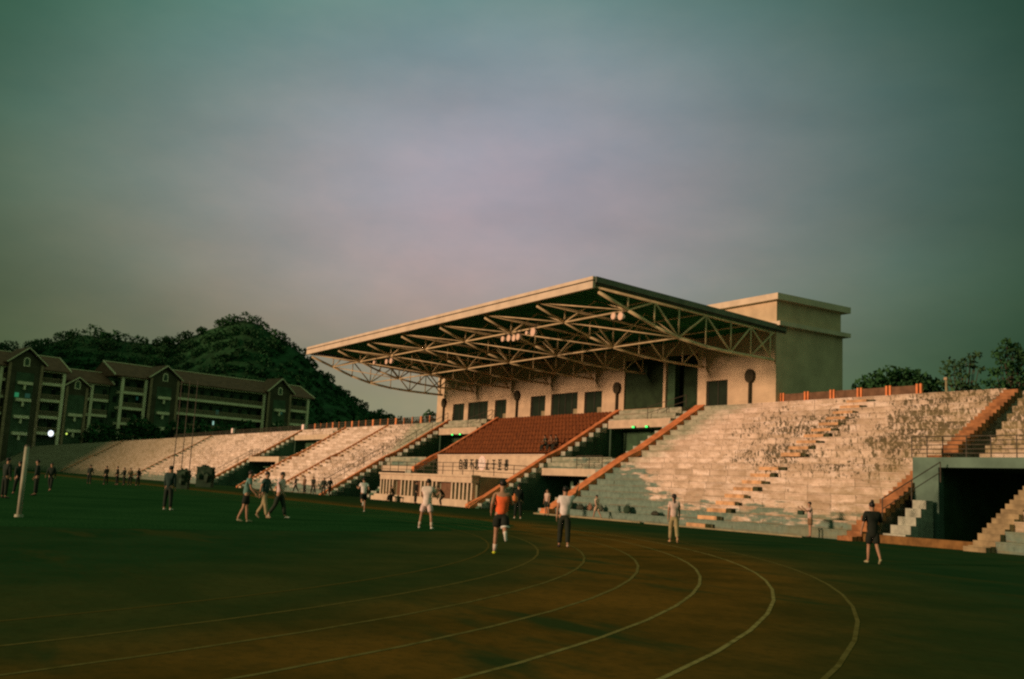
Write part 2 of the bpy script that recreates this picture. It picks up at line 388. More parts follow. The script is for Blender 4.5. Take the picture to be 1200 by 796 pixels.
person('player in white tee and white shorts standing with legs wide apart', (-32.4,17.1,0), AW-8, 1.74, legs=((10,12,13),(-6,4,13)), arms=((28,10,40),(34,12,40)), lean=9,
       shirt=(.78,.68,.62), bottom=(.76,.60,.57), bottom_len=.85, shoes=(.82,.82,.78), shirt_long=.10, socks=(.66,.55,.45))
person('runner in a white tee and dark shorts near the left stair foot', (-48.6,21.9,0), AW+20, 1.72, shirt=(.80,.76,.74), bottom=BLACK, bottom_len=.75, shoes=((.55,.56,.5),(.55,.56,.5)),
       legs=((-20,70,2),(10,6,2)), arms=((30,14,75),(-30,14,75)), lean=9)
person('walker in a pinkish white tee and dark trousers on the infield edge', (-37.5,13.4,0), AW-105, 1.72, shirt=(.74,.58,.56), bottom=(.03,.045,.03), shoes=(.6,.62,.55), **walk_a)
person('walker in a dark top and khaki trousers beside the white tee walker', (-37.2,12.7,0), AW-105, 1.70, shirt=(.04,.09,.08), bottom=KHAKI, shoes=(.3,.26,.16), **walk_b)
person('walker in a teal tee and black shorts leftmost of the walking trio', (-34.1,11.0,0), AW-70, 1.70, shirt=TEALC, bottom=BLACK, bottom_len=.8, shoes=(.36,.34,.22), legs=((8,4,2),(-10,14,2)), arms=((24,10,40),(14,9,30)), lean=7)
person('person in dark teal clothes and white shoes standing alone on the left grass', (-42.7,10.5,0), AW-10, 1.74, shirt=(.022,.05,.042), bottom=(.018,.030,.022), shoes=(.55,.56,.5), sleeve=1.2, **stand_a)
person('person all in dark clothes standing before the podium columns', (-72.5,37.2,0), AW-60, 1.75, shirt=(.02,.022,.014), bottom=(.02,.022,.014), sleeve=1.2, shoes=(.02,.02,.02), **stand_a)
person('person in dark clothes sitting on a low bench before the podium', (-78.4,38.1,.45), 150, 1.70, legs=((82,70,8),(78,76,8)), arms=((40,10,40),(38,10,45)), lean=18, sit=True,
       shirt=(.03,.03,.02), bottom=(.03,.03,.02), shoes=(.05,.05,.04))
person('person in dark sportswear bending forward behind the player in white', (-66.0,36.2,0), 160, 1.66, legs=((40,50,8),(36,54,8)), arms=((30,10,30),(30,10,30)), lean=38,
       shirt=(.04,.035,.022), bottom=(.025,.025,.018), shoes=(.04,.04,.03))
person('woman in a white top and dark skirt standing in the central tunnel mouth', (-52.4,36.2,0), 200, 1.62, shirt=(.62,.46,.38), bottom=(.03,.04,.03), bottom_len=.9, fem=True, shoes=(.1,.09,.07), **stand_a)
person('tall person in black with white shoes standing by the central stair foot', (-45.9,29.8,0), AW, 1.78, shirt=(.014,.022,.016), bottom=(.014,.022,.016), sleeve=1.2, shoes=(.62,.58,.48), **stand_a)
person('child in a cream outfit walking along the teal base of the terrace', (-49.6,38.0,0), 100, 1.42, shirt=(.66,.50,.38), bottom=(.60,.45,.32), bottom_len=.9, shoes=(.3,.25,.16), **walk_a)
for i, (px_, y_, lb) in enumerate(((-67.6,46.75,'dark clothed spectator sitting leftmost of three on the red seating'), (-66.75,46.75,'spectator in a brown top between two dark spectators on the red seating'),
                                   (-65.95,46.7,'dark clothed spectator sitting nearest the orange stair of three on the red seating'))):
    person(lb, (px_ - .6, y_, 5.22), 175, 1.66, legs=((84,72,6),(80,76,6)), arms=((30,10,50),(34,10,50)), lean=12, sit=True, shirt=((.03,.05,.035),(.16,.09,.05),(.03,.03,.02))[i], bottom=(.03,.035,.025), shoes=(.05,.05,.04))
far = [(-101.5,37.9,'leftmost of five dark figures at the left terrace foot',(.03,.04,.03)),(-99.2,38.0,'figure in a brown top second from left at the terrace foot',(.20,.12,.07)),
       (-97.0,38.1,'dark figure in the middle of five at the terrace foot',(.03,.035,.025)),(-94.0,38.0,'dark figure second from right at the left terrace foot',(.04,.06,.045)),
       (-92.2,37.9,'dark figure nearest the stair of five at the terrace foot',(.03,.05,.04))]
for i, (x, y, lb, c) in enumerate(far):
    person(lb, (x, y, 0), 170 + 25*i, 1.66 + .03*(i % 3), shirt=c, bottom=(.03,.035,.025), shoes=(.1,.09,.06), group='figures at the left terrace foot', sleeve=1.2, **(stand_a if i % 2 else walk_b))
grp = [(104,562,'broad dark figure leftmost of the distant group on the left grass',1.74,(.03,.045,.035)),(123.5,562,'dark figure second from left in the distant grass group',1.70,(.03,.04,.03)),
       (136.5,562,'dark figure third from left in the distant grass group',1.72,(.028,.035,.025)),(144.5,562,'slim dark figure with raised shoulders in the distant grass group',1.66,(.03,.04,.03)),
       (151.5,563,'figure in a pale brown top near the right of the distant grass group',1.66,(.22,.17,.10)),(161,560,'dark figure lifting one arm at the right end of the distant grass group',1.66,(.03,.035,.03))]
# camera frame used to set people out along sight lines on the ground
SKY_UP = None
F_, CX_, CY_ = 1167., 600., 398.
nrm = Vector((-.051, 1, -((542+.051*CX_) - CY_)/F_)).normalized(); upc = -nrm
vv = Vector(((-150-CX_)/F_, (542+.051*-150-CY_)/F_, 1)).normalized(); exc = -vv; eyc = upc.cross(exc)
CAMR = Matrix((exc, eyc, upc))
CAMH = 1.6
def ray(px, py): return CAMR @ Vector(((px-CX_)/F_, (py-CY_)/F_, 1))
def at_ground(px, py):
    r = ray(px, py); t = -CAMH/r.z; return Vector((0,0,CAMH)) + r*t
def at_x(px, py, x):
    r = ray(px, py); return Vector((0,0,CAMH)) + r*(x/r.x)
def at_y(px, py, y):
    r = ray(px, py); return Vector((0,0,CAMH)) + r*(y/r.y)
for i, (px, py, lb, h, c) in enumerate(grp):
    p = at_ground(px, 567.5 + (px-104)*.035)
    person(lb, (p.x, p.y, 0), 60 + 47*i, h, shirt=c, bottom=(.02,.03,.022), shoes=(.03,.03,.03), group='distant group on the left grass', sleeve=1.2,
           legs=((2,2,4),(-4,4,4)), arms=((4,8,14),(100 if i == 5 else 20,20 if i == 5 else 9,30)), lean=2)
for i, (px, py, lb, h) in enumerate(((4,584,'dim dark figure at the far left edge of the grass',1.76),(20,580,'dim dark figure left of the grey post',1.66),
                                     (41,581,'dim dark figure with bushy hair right of the grey post',1.76),(58,576,'small dim dark figure right of the bushy haired one',1.66))):
    p = at_ground(px, py)
    person(lb, (p.x, p.y, 0), 30 + 70*i, h, shirt=(.02,.035,.026), bottom=(.018,.028,.02), shoes=(.03,.03,.03), group='dim figures at the left edge', sleeve=1.2, **(walk_a if i % 2 else stand_a))

# ------------------------------------------------------------------ ground
def ground_mat():
    k = NT('track_surface'); a = k.noise((.35,.35,.35), 1., 4, .65); b = k.noise((6,6,6), 1., 3); c = k.noise((.06,.1,.1), 1., 3)
    col = k.mix(k.step(a, .3, .7), (.095,.060,.013), (.215,.104,.020))
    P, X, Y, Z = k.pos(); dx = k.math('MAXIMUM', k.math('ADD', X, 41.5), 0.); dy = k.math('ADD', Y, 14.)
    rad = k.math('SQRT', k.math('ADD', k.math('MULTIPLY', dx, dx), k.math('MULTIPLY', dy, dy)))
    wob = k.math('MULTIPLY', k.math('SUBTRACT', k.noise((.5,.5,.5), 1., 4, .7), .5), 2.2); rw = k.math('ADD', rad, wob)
    wear_falloff = k.math('MULTIPLY', k.step(rw, 34.0, 37.4), k.step(rw, 42.5, 39.2)); col = k.mix(k.math('MULTIPLY', k.math('SUBTRACT', 1., wear_falloff), .78), col, k.mix(k.step(a, .3, .7), (.018,.056,.020), (.036,.070,.025)))  # lens falloff put into the colour: middle lanes bright, darker to both sides
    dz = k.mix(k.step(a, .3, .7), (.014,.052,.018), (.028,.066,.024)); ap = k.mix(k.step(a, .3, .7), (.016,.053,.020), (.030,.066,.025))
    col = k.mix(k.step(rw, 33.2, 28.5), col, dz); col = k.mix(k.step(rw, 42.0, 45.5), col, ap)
    col = k.mix(k.step(k.noise((.16,.5,.3), 1., 4, .6), .54, .66), col, (.045,.062,.020))      # damp dark patches
    col = k.mix(k.math('MULTIPLY', k.step(b, .45, .65), .3), col, (.045,.045,.014))
    k.color(col); k.bump(b, .5, .01); k.b.inputs['Roughness'].default_value = 1; k.b.inputs['Specular IOR Level'].default_value = 0; return k.m
def grass_mat():
    k = NT('field_grass'); a = k.noise((.2,.2,.2), 1., 4, .65); b = k.noise((9,9,9), 1., 3)
    col = k.mix(k.step(a, .3, .7), (.016,.062,.020), (.027,.086,.028)); col = k.mix(k.math('MULTIPLY', k.step(b, .4, .7), .5), col, (.014,.055,.018))
    k.color(col); k.bump(b, .8, .04); k.b.inputs['Specular IOR Level'].default_value = 0; return k.m
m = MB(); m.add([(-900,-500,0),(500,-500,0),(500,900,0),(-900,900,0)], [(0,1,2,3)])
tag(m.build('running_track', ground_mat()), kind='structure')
# infield : a grass sheet with a rounded end
pts = []
cx, cy = -43., 3.
for i in range(161):
    t = -math.pi/2 + math.pi*i/160; pts.append((cx + 14.5*math.copysign(abs(math.cos(t))**.8, math.cos(t)), cy + 22.0*math.sin(t)))
pts = [(p[0] + .5*noise.noise(Vector((p[0]*.9, p[1]*.9, 0))), p[1] + .4*noise.noise(Vector((p[0]*.9, p[1]*.9, 4)))) for p in pts] + [(-300, 25.0), (-300, -19)]
m = MB(); m.add([(x, y, .002) for x, y in pts], [tuple(range(len(pts)))])
tag(m.build('infield_grass', grass_mat()), kind='structure')
# lane lines
def line_mat(w=1.):
    k = NT('lane_paint'); a = k.noise((4.,4.,4.), 1., 5, .8)
    col = k.mix(k.step(a, .22, .66), (.10,.078,.018), (.10+.30*w,.078+.235*w,.018+.10*w)); k.color(col); k.b.inputs['Specular IOR Level'].default_value = 0; return k.m
TC = (-41.5, -14.0)
def lane(r, wear_falloff=1., w=.06):
    vs = []; fs = []; P = []
    P += [(-260 + 8*i, TC[1] + r) for i in range(27)]
    for i in range(61):
        t = math.pi/2 - math.pi*i/60; P.append((TC[0] + r*math.cos(t), TC[1] + r*math.sin(t)))
    for i, p in enumerate(P):
        a = Vector(P[max(0, i-1)]); b = Vector(P[min(len(P)-1, i+1)]); d = (b-a).normalized(); n = Vector((-d.y, d.x))
        vs += [(p[0]+n.x*w/2, p[1]+n.y*w/2, .003), (p[0]-n.x*w/2, p[1]-n.y*w/2, .003)]
        if i: fs.append((2*i-2, 2*i-1, 2*i+1, 2*i))
    m = MB(); m.add(vs, fs); o = m.build('lane_line', line_mat(wear_falloff)); tag(o, kind='structure')
for r, wr in ((33.6,.1),(34.93,.25),(36.1,.35),(37.35,.5),(38.65,.8),(39.97,1.0),(41.2,.42)): lane(r, wr)
# pale kerb line at the stand foot
m = MB(); m.box(-56, -45, 37.6, 37.75, 0, .09); m.box(-44.5, -33, 37.5, 37.62, 0, .07)
tag(m.build('kerb', M['louvre']), kind='structure')

# ------------------------------------------------------------------ grandstand terraces
Y0 = 39.0
LOW = [(Y0 + .68*i, .45 + .42*i) for i in range(9)]            # (riser y, tread z)
WALK_Y, WALK_Z = 45.12, 4.2
UP = [(46.3 + .66*i, 4.75 + .41*i) for i in range(10)]
TOP_Z = UP[-1][1]; TOP_Y = 54.0
def profile(lo=True, upr=True):
    pr = []
    z = 0. if lo else None
    if lo:
        pr.append((Y0, -.2)); z = -.2
        for y, t in LOW:
            pr += [(y, t - .05), (y - .03, t - .05), (y - .03, t)]
        pr += [(WALK_Y, LOW[-1][1]), (WALK_Y, WALK_Z)]
    else:
        pr += [(WALK_Y, WALK_Z - .5), (WALK_Y, WALK_Z)]
    if upr:
        for y, t in UP: pr += [(y, t - .05), (y - .03, t - .05), (y - .03, t)]
        pr += [(TOP_Y, TOP_Z), (TOP_Y, -.2 if lo else WALK_Z - .5)]
    return pr
# fix nosing order: riser goes up from the previous tread
def profile_full():
    pr = [(Y0, -.2)]; 
    for y, t in LOW: pr += [(y, t - .06), (y - .035, t - .06), (y - .035, t)]
    pr += [(WALK_Y, LOW[-1][1]), (WALK_Y, WALK_Z - .06), (WALK_Y - .035, WALK_Z - .06), (WALK_Y - .035, WALK_Z)]
    for y, t in UP: pr += [(y, t - .06), (y - .035, t - .06), (y - .035, t)]
    pr += [(TOP_Y, TOP_Z), (TOP_Y, -.2)]
    # insert tread points before each riser
    out = []
    for i, p in enumerate(pr):
        if out and p[0] > out[-1][0] and p[1] != out[-1][1] and out[-1][1] > p[1] - 1 and abs(p[0]-out[-1][0]) > .2:
            out.append((p[0], out[-1][1]))
        out.append(p)
    return out
PROF = profile_full()
def nose(y):
    """height of the nosing line at depth y"""
    return .45 + (y - Y0)*.6176 if y < WALK_Y else (WALK_Z if y < 46.3 else 4.75 + (y - 46.3)*.6212)

def terrace(x0, x1, label):
    r = empty('terrace_stand', ((x0+x1)/2, Y0, 0), label, 'grandstand', 'terraces of the grandstand'); ox = (x0+x1)/2
    m = MB(); n = max(1, int((x1-x0)/3.0))
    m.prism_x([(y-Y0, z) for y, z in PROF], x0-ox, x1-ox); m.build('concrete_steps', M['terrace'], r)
    return r, ox
def stringer(par, ox, x, w, lo, hi, mat, name='stair_kerb', hgt=.22):
    """sloping kerb over the nosing line from depth lo to hi"""
    ys = [lo] + [y for y in (WALK_Y, 46.3) if lo < y < hi] + [hi]
    top = [(y, nose(y) + hgt + (.0)) for y in ys]; bot = [(y, nose(y) - .30) for y in ys]
    m = MB(); m.prism_x([(y-Y0, z) for y, z in bot] + [(y-Y0, z) for y, z in reversed(top)], x-w/2-ox, x+w/2-ox)
    return m.build(name, mat, par)
def aisle(par, ox, x, w, mat, kerb=None, steps_name='aisle_steps'):
    m = MB()
    for i, (y, t) in enumerate(LOW): 
        if i: m.box(x-w/2-ox, x+w/2-ox, y-.34-Y0, y-.036-Y0, t-.42-.02, t-.21)
        else: m.box(x-w/2-ox, x+w/2-ox, y-.5-Y0, y-.036-Y0, -.1, t-.22)
    m.build(steps_name, mat, par); m = MB()
    for i, (y, t) in enumerate(UP): m.box(x-w/2-ox, x+w/2-ox, y-.34-Y0, y-.036-Y0, t-.43, t-.205)
    m.build(steps_name, mat, par)
    if kerb: stringer(par, ox, x - w/2 - .16, .28, 38.8, 52.2, kerb, hgt=.10)

ts = []
t, ox = terrace(-56, -31.6, 'mould spotted cream terrace right of the canopy with teal paint on its lower rows'); ts.append(t)
aisle(t, ox, -41.35, 1.5, M['aisle'])
m = MB(); rg_ = random.Random(4)
for y, z in LOW + UP:
    w_ = rg_.uniform(.12,.38); m.box(-40.55-ox, -40.55+w_-ox, y-Y0-.30*rg_.random()-.1, y-Y0-.037, z-.42, z-.42+rg_.uniform(.12,.30))
tag(m.build('shade_blocks', M['step_shade'], t), kind='stuff')  # dark boxes added for the shaded step sides along the aisle
# wide orange stair down the right edge
def stair_flight(par, ox, x0, x1, mat, lo=38.3, name='orange_stair', base=-.1):
    m = MB(); y = lo; rise = .21; z = rise; 
    run = .34; 
    while y < 52.2:
        zt = max(rise, nose(y) + .1) if y > Y0 else max(rise, .45 - (Y0-y)*.6)
        m.box(x0-ox, x1-ox, y-Y0, y+run+.05-Y0, max(base, zt-.4), zt + rng.uniform(-.015,.015)); y += run
    return m.build(name, mat, par)
stair_flight(t, ox, -31.6, -30.75, M['stair_orange'])
t, ox = terrace(-85, -66.2, 'stand') if False else (None, None)
t, ox = terrace(-124.6, -95.6, 'pale cream terrace left of the pavilion between two stair bays'); ts.append(t)
aisle(t, ox, -109.6, 1.0, M['sand'], M['orange'])
stringer(t, ox, -95.4, .45, 38.2, 52.4, M['orange'], hgt=.12)
aisle(t, ox, -122.3, .9, M['sand']); stringer(t, ox, -123.2, .4, 38.4, 52.2, M['orange'], hgt=.12)
t, ox = terrace(-190, -139, 'stained terrace beyond the left stair bay with one thin orange aisle'); ts.append(t)
aisle(t, ox, -184.5, 1.2, M['bay_side'], M['orange']); stringer(t, ox, -138.9, .45, 38.2, 52.2, M['orange'], hgt=.12)
t, ox = terrace(-428, -190.02, 'dim far left end of the long terrace running out of view'); ts.append(t)
aisle(t, ox, -262, 1.5, M['bay_side'], M['orange'])
t, ox = terrace(-24.2, -2, 'terrace cut by the right edge of the view beyond the dark tunnel'); ts.append(t)
stair_flight(t, ox, -25.2, -24.2, M['dim_step'], name='cream_stair')

# ------------------------------------------------------------------ stair bays
def bay(x0, x1, label, teal=False, upper_y=50.6, low_y=44.2, beam=M['cream'], sidew=1.15, lite=None, edge=(True, True), lz=(2.75,3.3)):
    r = empty('stair_bay', ((x0+x1)/2, Y0, 0), label, 'stair bay', 'stair bays of the grandstand'); ox = (x0+x1)/2; W = (x1-x0)/2
    # side flights with zigzag ends
    for s, on in ((-1, edge[0]), (1, edge[1])):
        if not on: continue
        m = MB(); y = Y0 - .1
        xa, xb = (-W, -W+sidew) if s < 0 else (W-sidew, W)
        i = 0
        while y < 52.2:
            z = nose(max(y, Y0)) - .08; m.box(xa, xb, y-Y0, y+.68-Y0 - .004, z-.34, z); y += .68; i += 1
        m.build('stair', M['step'], r)
        ys = [Y0-.3, WALK_Y, 46.3, 52.3]
        for a in (0,):
            prof = [(y-Y0, -.1) for y in (ys[0], ys[-1])] + [(y-Y0, nose(max(y, Y0)) - .40) for y in reversed(ys)]
            m = MB(); m.prism_x(prof, (xa+.04), (xb-.04)); m.build('stair_wall', M['bay_side'], r)
    i0, i1 = -W + (sidew if edge[0] else 0), W - (sidew if edge[1] else 0)
    # landing over the lower tunnel
    m = MB(); m.box(i0, i1, low_y-Y0, low_y+.3-Y0, lz[0], lz[1]); m.build('lintel', beam, r)
    m = MB(); m.box(i0+.003, i1-.003, low_y+.3-Y0, 46.3-Y0, lz[0]+.1, lz[1]-.003); m.box(i0+.003, i1-.003, low_y+.55-Y0, 46.3-Y0, lz[1], 3.75) if lz[1] < 3.7 else None; m.box(i0+.003, i1-.003, WALK_Y-Y0, 47.6-Y0, 3.75, WALK_Z)
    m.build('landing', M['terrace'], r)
    # tunnel: dark back and side linings
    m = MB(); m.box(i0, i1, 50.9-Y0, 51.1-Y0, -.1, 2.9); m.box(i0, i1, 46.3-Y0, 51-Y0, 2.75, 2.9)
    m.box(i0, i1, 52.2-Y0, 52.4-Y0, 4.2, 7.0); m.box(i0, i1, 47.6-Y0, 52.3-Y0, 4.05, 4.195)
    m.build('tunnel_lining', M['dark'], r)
    # pier in the tunnel mouth
    m = MB(); m.box(i0+.6, i0+.95, 46.6-Y0, 47-Y0, 0, 2.75); m.box(i1-2.1, i1-1.75, 46.6-Y0, 47-Y0, 0, 2.75); m.build('pier', M['bay_side'], r)
    # upper lintel and the rows above it
    m = MB(); m.box(i0, i1, upper_y-Y0, upper_y+.3-Y0, 6.85, 7.5); m.build('lintel', beam, r)
    m = MB(); m.box(i0+.003, i1-.003, upper_y+.3-Y0, 52.4-Y0, 6.85, 7.497); m.box(i0+.003, i1-.003, upper_y+.5-Y0, 52.4-Y0, 7.497, 7.95); m.box(i0+.003, i1-.003, upper_y+1.1-Y0, 54-Y0, 7.95, 8.42)
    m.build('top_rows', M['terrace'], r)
    m = MB(); m.tube((i0+.25, upper_y+.1-Y0, 4.2), (i0+.25, upper_y+.1-Y0, 6.85), .09); m.build('post', M['bay_side'], r)
    return r, ox, i0, i1
b1, ox, i0, i1 = bay(-66.1, -56.2, 'stair bay between the red seating and the right terrace')
stringer(b1, ox, -55.95, 1.0, 38.4, 52.3, M['orange'], hgt=.10); stringer(b1, ox, -65.85, .62, 38.2, 52.3, M['orange'], hgt=.12)
def guard(name, pts, label, group=None, h=.95, bars=3, step=1.2, mat=M['rail'], w=.045, parent=None):
    """pipe railing along pts (world)"""
    r = empty(name, pts[0], label, 'railing', group) if parent is None else parent
    o = Vector(pts[0]); 
    for a, b in zip(pts[:-1], pts[1:]):
        a = Vector(a) - o; b = Vector(b) - o; L = (b-a).length; n = max(1, round(L/step)); up = Vector((0,0,h))
        m = MB()
        for j in range(bars): q = Vector((0,0,h*(j+1)/bars)); m.tube(a+q, b+q, w/2 if j < bars-1 else w*.6, None, 6)
        m.build('rail', mat, r)
        for i in range(n+1):
            p = a.lerp(b, i/n); mm = MB(); mm.tube(p, p+up, w*.62, None, 6); mm.build('post', mat, r)
    return r
guard('railing', [(-60.5,44.3,3.3),(-57.4,44.3,3.3)], 'short dark railing on the landing of the right stair bay', 'bay railings', step=1.5)
guard('railing', [(-60.2,50.75,7.5),(-57.4,52.2,8.45)], 'dark handrail slanting over the upper opening of the right stair bay', 'bay railings', step=2.0, bars=2)
b2, ox, i0, i1 = bay(-95.3, -85.1, 'stair bay between the left terrace and the red seating')
stringer(b2, ox, -85.15, .5, 43.2, 52.3, M['orange'], hgt=.12)
guard('railing', [(-88.4,50.8,7.5),(-86.2,52.3,8.45)], 'dark handrail slanting above the left stair bay opening', 'bay railings', step=1.5, bars=2)
guard('railing', [(-94.9,38.4,.62),(-94.9,44.6,4.25)], 'dark handrail beside the lower orange kerb of the left terrace', 'stair handrails', step=2.4, bars=2)
guard('railing', [(-94.9,46.5,5.0),(-94.9,52.0,8.4)], 'dark handrail beside the upper orange kerb of the left terrace', 'stair handrails', step=2.4, bars=2)
b3, ox, i0, i1 = bay(-138.7, -124.7, 'far stair bay with two dark openings left of the pale terrace', edge=(True, False), lz=(3.5,4.15))
m = MB(); m.box(5.75, 6.95, 5.02, 5.197, 1.2, 4.15); m.build('side_pillar', M['cream'], b3)
guard('railing', [(-140.5,45.2,4.2),(-134.6,45.2,4.2)], 'dark railing on the landing of the far stair bay', 'bay railings', step=1.2, bars=4)
guard('railing', [(-137.4,38.9,.7),(-137.4,44.6,4.2)], 'dark handrail rising by the lower opening of the far stair bay', 'stair handrails', step=2.4, bars=2)
guard('railing', [(-131.0,50.8,7.5),(-127.0,52.3,8.45)], 'dark handrail over the upper opening of the far stair bay', 'bay railings', step=1.5, bars=2)

# right-hand tunnel
r = empty('stair_bay', (-27.5, Y0, 0), 'teal walled stair bay with a wide dark tunnel near the right edge', 'stair bay', 'stair bays of the grandstand'); b4 = r
m = MB(); m.box(-3.35, -1.95, 3.9, 4.3, 0, 4.1); m.box(-1.95, 3.3, 3.9, 4.3, 3.62, 4.1); m.build('tunnel_wall', M['teal'], r)
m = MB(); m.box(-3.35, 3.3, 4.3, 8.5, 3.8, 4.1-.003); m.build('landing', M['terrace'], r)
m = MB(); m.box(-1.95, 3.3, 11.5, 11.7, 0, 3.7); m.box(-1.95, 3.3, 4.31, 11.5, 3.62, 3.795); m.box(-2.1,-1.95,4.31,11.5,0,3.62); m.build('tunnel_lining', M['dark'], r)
m = MB(); m.box(-3.2, 2.35, .0, .3, 0, .36); m.build('low_kerb', M['kerb_rust'], r)
m = MB()
for i in range(5): m.box(-2.8+.0, -1.6-.12*i, .9+.55*i, 1.45+.55*i-.003, 0, .42+.40*i)
m.build('side_steps', M['step'], r)
m = MB()
for i in range(9): m.box(-2.75, 3.2, 8.5+.5*i, 9.0+.5*i-.003, 4.1, 4.55+.45*i)
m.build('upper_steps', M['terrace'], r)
guard('railing', [(-31.0,43.05,4.1),(-29.3,43.05,4.1),(-24.4,43.05,4.1)], 'dark guard railing on the landing above the right tunnel', 'bay railings', step=1.1, bars=5, h=1.0)
guard('railing', [(-30.1,39.6,1.05),(-29.0,42.4,2.9)], 'thin handrail by the broken steps left of the right tunnel', 'stair handrails', step=1.5, bars=2)

# ------------------------------------------------------------------ VIP seating and podium
v = empty('seating_stand', (-75.6, 45.8, 0), 'stand of red brown seats below the pavilion windows', 'grandstand', 'terraces of the grandstand')
pr_ = [(0,0),(0,4.3)]
for i in range(9): pr_ += [(.72*i + (.0 if i else .0), 4.3+.43*i - (.0)), (.72*(i+1), 4.3+.43*i)]
pr_ += [(6.48+1.5, 8.17), (7.98, 0)]
q = []
for p in pr_:
    if not q or (abs(q[-1][0]-p[0]) + abs(q[-1][1]-p[1])) > 1e-6: q.append(p)
m = MB(); m.prism_x(q, -9.45, 9.45); m.build('stepped_floor', M['red_floor'], v)
m = MB(); m.box(-9.7, 8.9, -.13, -.004, 2.4, 4.36); m.build('front_wall', M['cream'], v)
m = MB(); m.box(-9.75, 8.95, -.2, .05, 4.362, 4.47); m.build('coping', M['trim'], v)
for i in range(9):
    m = MB(); y = .72*i + .24; z = 4.3 + .43*i; x = -9.2
    while x < 8.9:
        w = .46; m.box(x, x+w, y, y+.40, z+.34, z+.40)
        vs = []
        for a in range(5):
            t = a/4; px_ = x + w*t; bow = .05*math.sin(math.pi*t); top = z + .68 + .07*math.sin(math.pi*t)
            vs += [(px_, y+.36+bow, z+.40), (px_, y+.42+bow, top), (px_, y+.40+bow, z+.40), (px_, y+.455+bow, top)]
        m.add(vs, [f for a in range(4) for f in ((4*a,4*a+4,4*a+5,4*a+1),(4*a+2,4*a+3,4*a+7,4*a+6),(4*a+1,4*a+5,4*a+7,4*a+3))])
        m.box(x+.19, x+.27, y+.15, y+.25, z, z+.34)
        x += .505
    m.build('seat_row', M['red_seat'], v)
# motto lettering, stroke by stroke (0..10 grid, y up)
GL = {
 'zi4': [(4.5,10,3.4,8.6),(1.8,8.5,1.8,0),(8.2,8.5,8.2,0),(1.8,8.5,8.2,8.5),(1.8,5.8,8.2,5.8),(1.8,3.0,8.2,3.0),(1.8,.3,8.2,.3)],
 'qiang2': [(.3,9.2,3.6,9.2),(3.6,9.2,3.6,6.6),(.3,6.6,3.6,6.6),(.4,6.6,.3,4.2),(.3,4.2,3.6,4.2),(3.6,4.2,3.2,.3),(3.2,.3,2.0,.9),(4.9,9.4,9.3,9.4),(4.9,9.4,4.9,7.2),(9.3,9.4,9.3,7.2),(4.9,7.2,9.3,7.2),
            (4.5,5.9,9.7,5.9),(4.5,5.9,4.5,3.2),(9.7,5.9,9.7,3.2),(4.5,3.2,9.7,3.2),(7.1,7.0,7.1,.6),(4.2,.5,9.4,.9),(8.4,2.0,9.8,.1)],
 'bu4': [(.5,9.2,9.5,9.2),(5.4,9.2,.6,3.2),(5.0,7.0,5.0,0),(6.0,6.0,9.4,3.4)],
 'xi1': [(4.8,10,4.0,9.0),(2.3,9.0,7.7,9.0),(2.3,9.0,2.3,4.2),(7.7,9.0,7.7,4.2),(2.3,7.4,7.7,7.4),(2.3,5.8,7.7,5.8),(2.3,4.2,7.7,4.2),(1.2,3.2,.4,.8),(3.0,3.2,3.4,.3),(3.4,.3,7.4,.3),(7.4,.3,7.8,1.6),(5.0,3.3,5.8,2.0),(8.3,3.2,9.5,1.2)],
 'zhi3': [(5.0,9.6,5.0,.4),(5.0,5.6,8.6,5.6),(2.2,6.6,2.2,.4),(.4,.4,9.6,.4)],
 'yu2': [(1.6,9.0,8.4,9.0),(.4,5.6,9.6,5.6),(5.2,9.0,5.2,.6),(5.2,.6,3.6,1.4)],
 'zhi4': [(.8,9.4,9.2,9.4),(4.6,9.4,2.0,6.4),(2.0,6.4,8.0,6.4),(6.6,8.0,8.4,6.0),(1.6,3.6,8.4,3.6),(5.0,6.3,5.0,.4),(.5,.4,9.5,.4)],
 'shan4': [(3.0,10,3.8,8.9),(7.0,10,6.2,8.9),(1.2,8.6,8.8,8.6),(1.8,7.2,8.2,7.2),(5.0,8.6,5.0,4.6),(.8,5.8,9.2,5.8),(3.2,5.4,3.8,4.6),(6.8,5.4,6.2,4.6),(.4,4.3,9.6,4.3),(2.2,3.2,7.8,3.2),(2.2,3.2,2.2,.2),(7.8,3.2,7.8,.2),(2.2,.2,7.8,.2)]}
lt = empty('wall_lettering', (-76.6, 45.66, 3.1), 'eight dark characters around a round pale emblem on the cream wall below the red seats', 'sign')
seq = ['zi4','qiang2','bu4','xi1',None,'zhi3','yu2','zhi4','shan4']
xs_ = [-3.75,-2.85,-1.75,-.82,0,1.05,2.05,3.05,4.15]
for nm, xc in zip(seq, xs_):
    if nm is None:
        m = MB(); m.disc((.08,.0,.60), 'y', .62, .06, 28, .64); e = m.build('emblem', M['emblem'], lt)
        m = MB(); m.disc((.08,-.045,.60), 'y', .46, .02, 28, .48); m.build('emblem_ring', M['white'], e)
        m = MB(); m.bar((.08-.2,-.065,.5),(.08,-.065,.85),.05); m.bar((.08+.2,-.065,.5),(.08,-.065,.85),.05); m.box(-.14,.30,-.075,-.056,.36,.44); m.build('emblem_mark', M['emblem'], e)
        continue
    m = MB(); W, H = .070, .092
    for x0, z0, x1, z1 in GL[nm]:
        m.bar((xc + (x0-5)*W, 0, .02 + z0*H), (xc + (x1-5)*W, 0, .02 + z1*H), .105, .05, (0,1,0))
    m.build('character', M['letter'], lt)

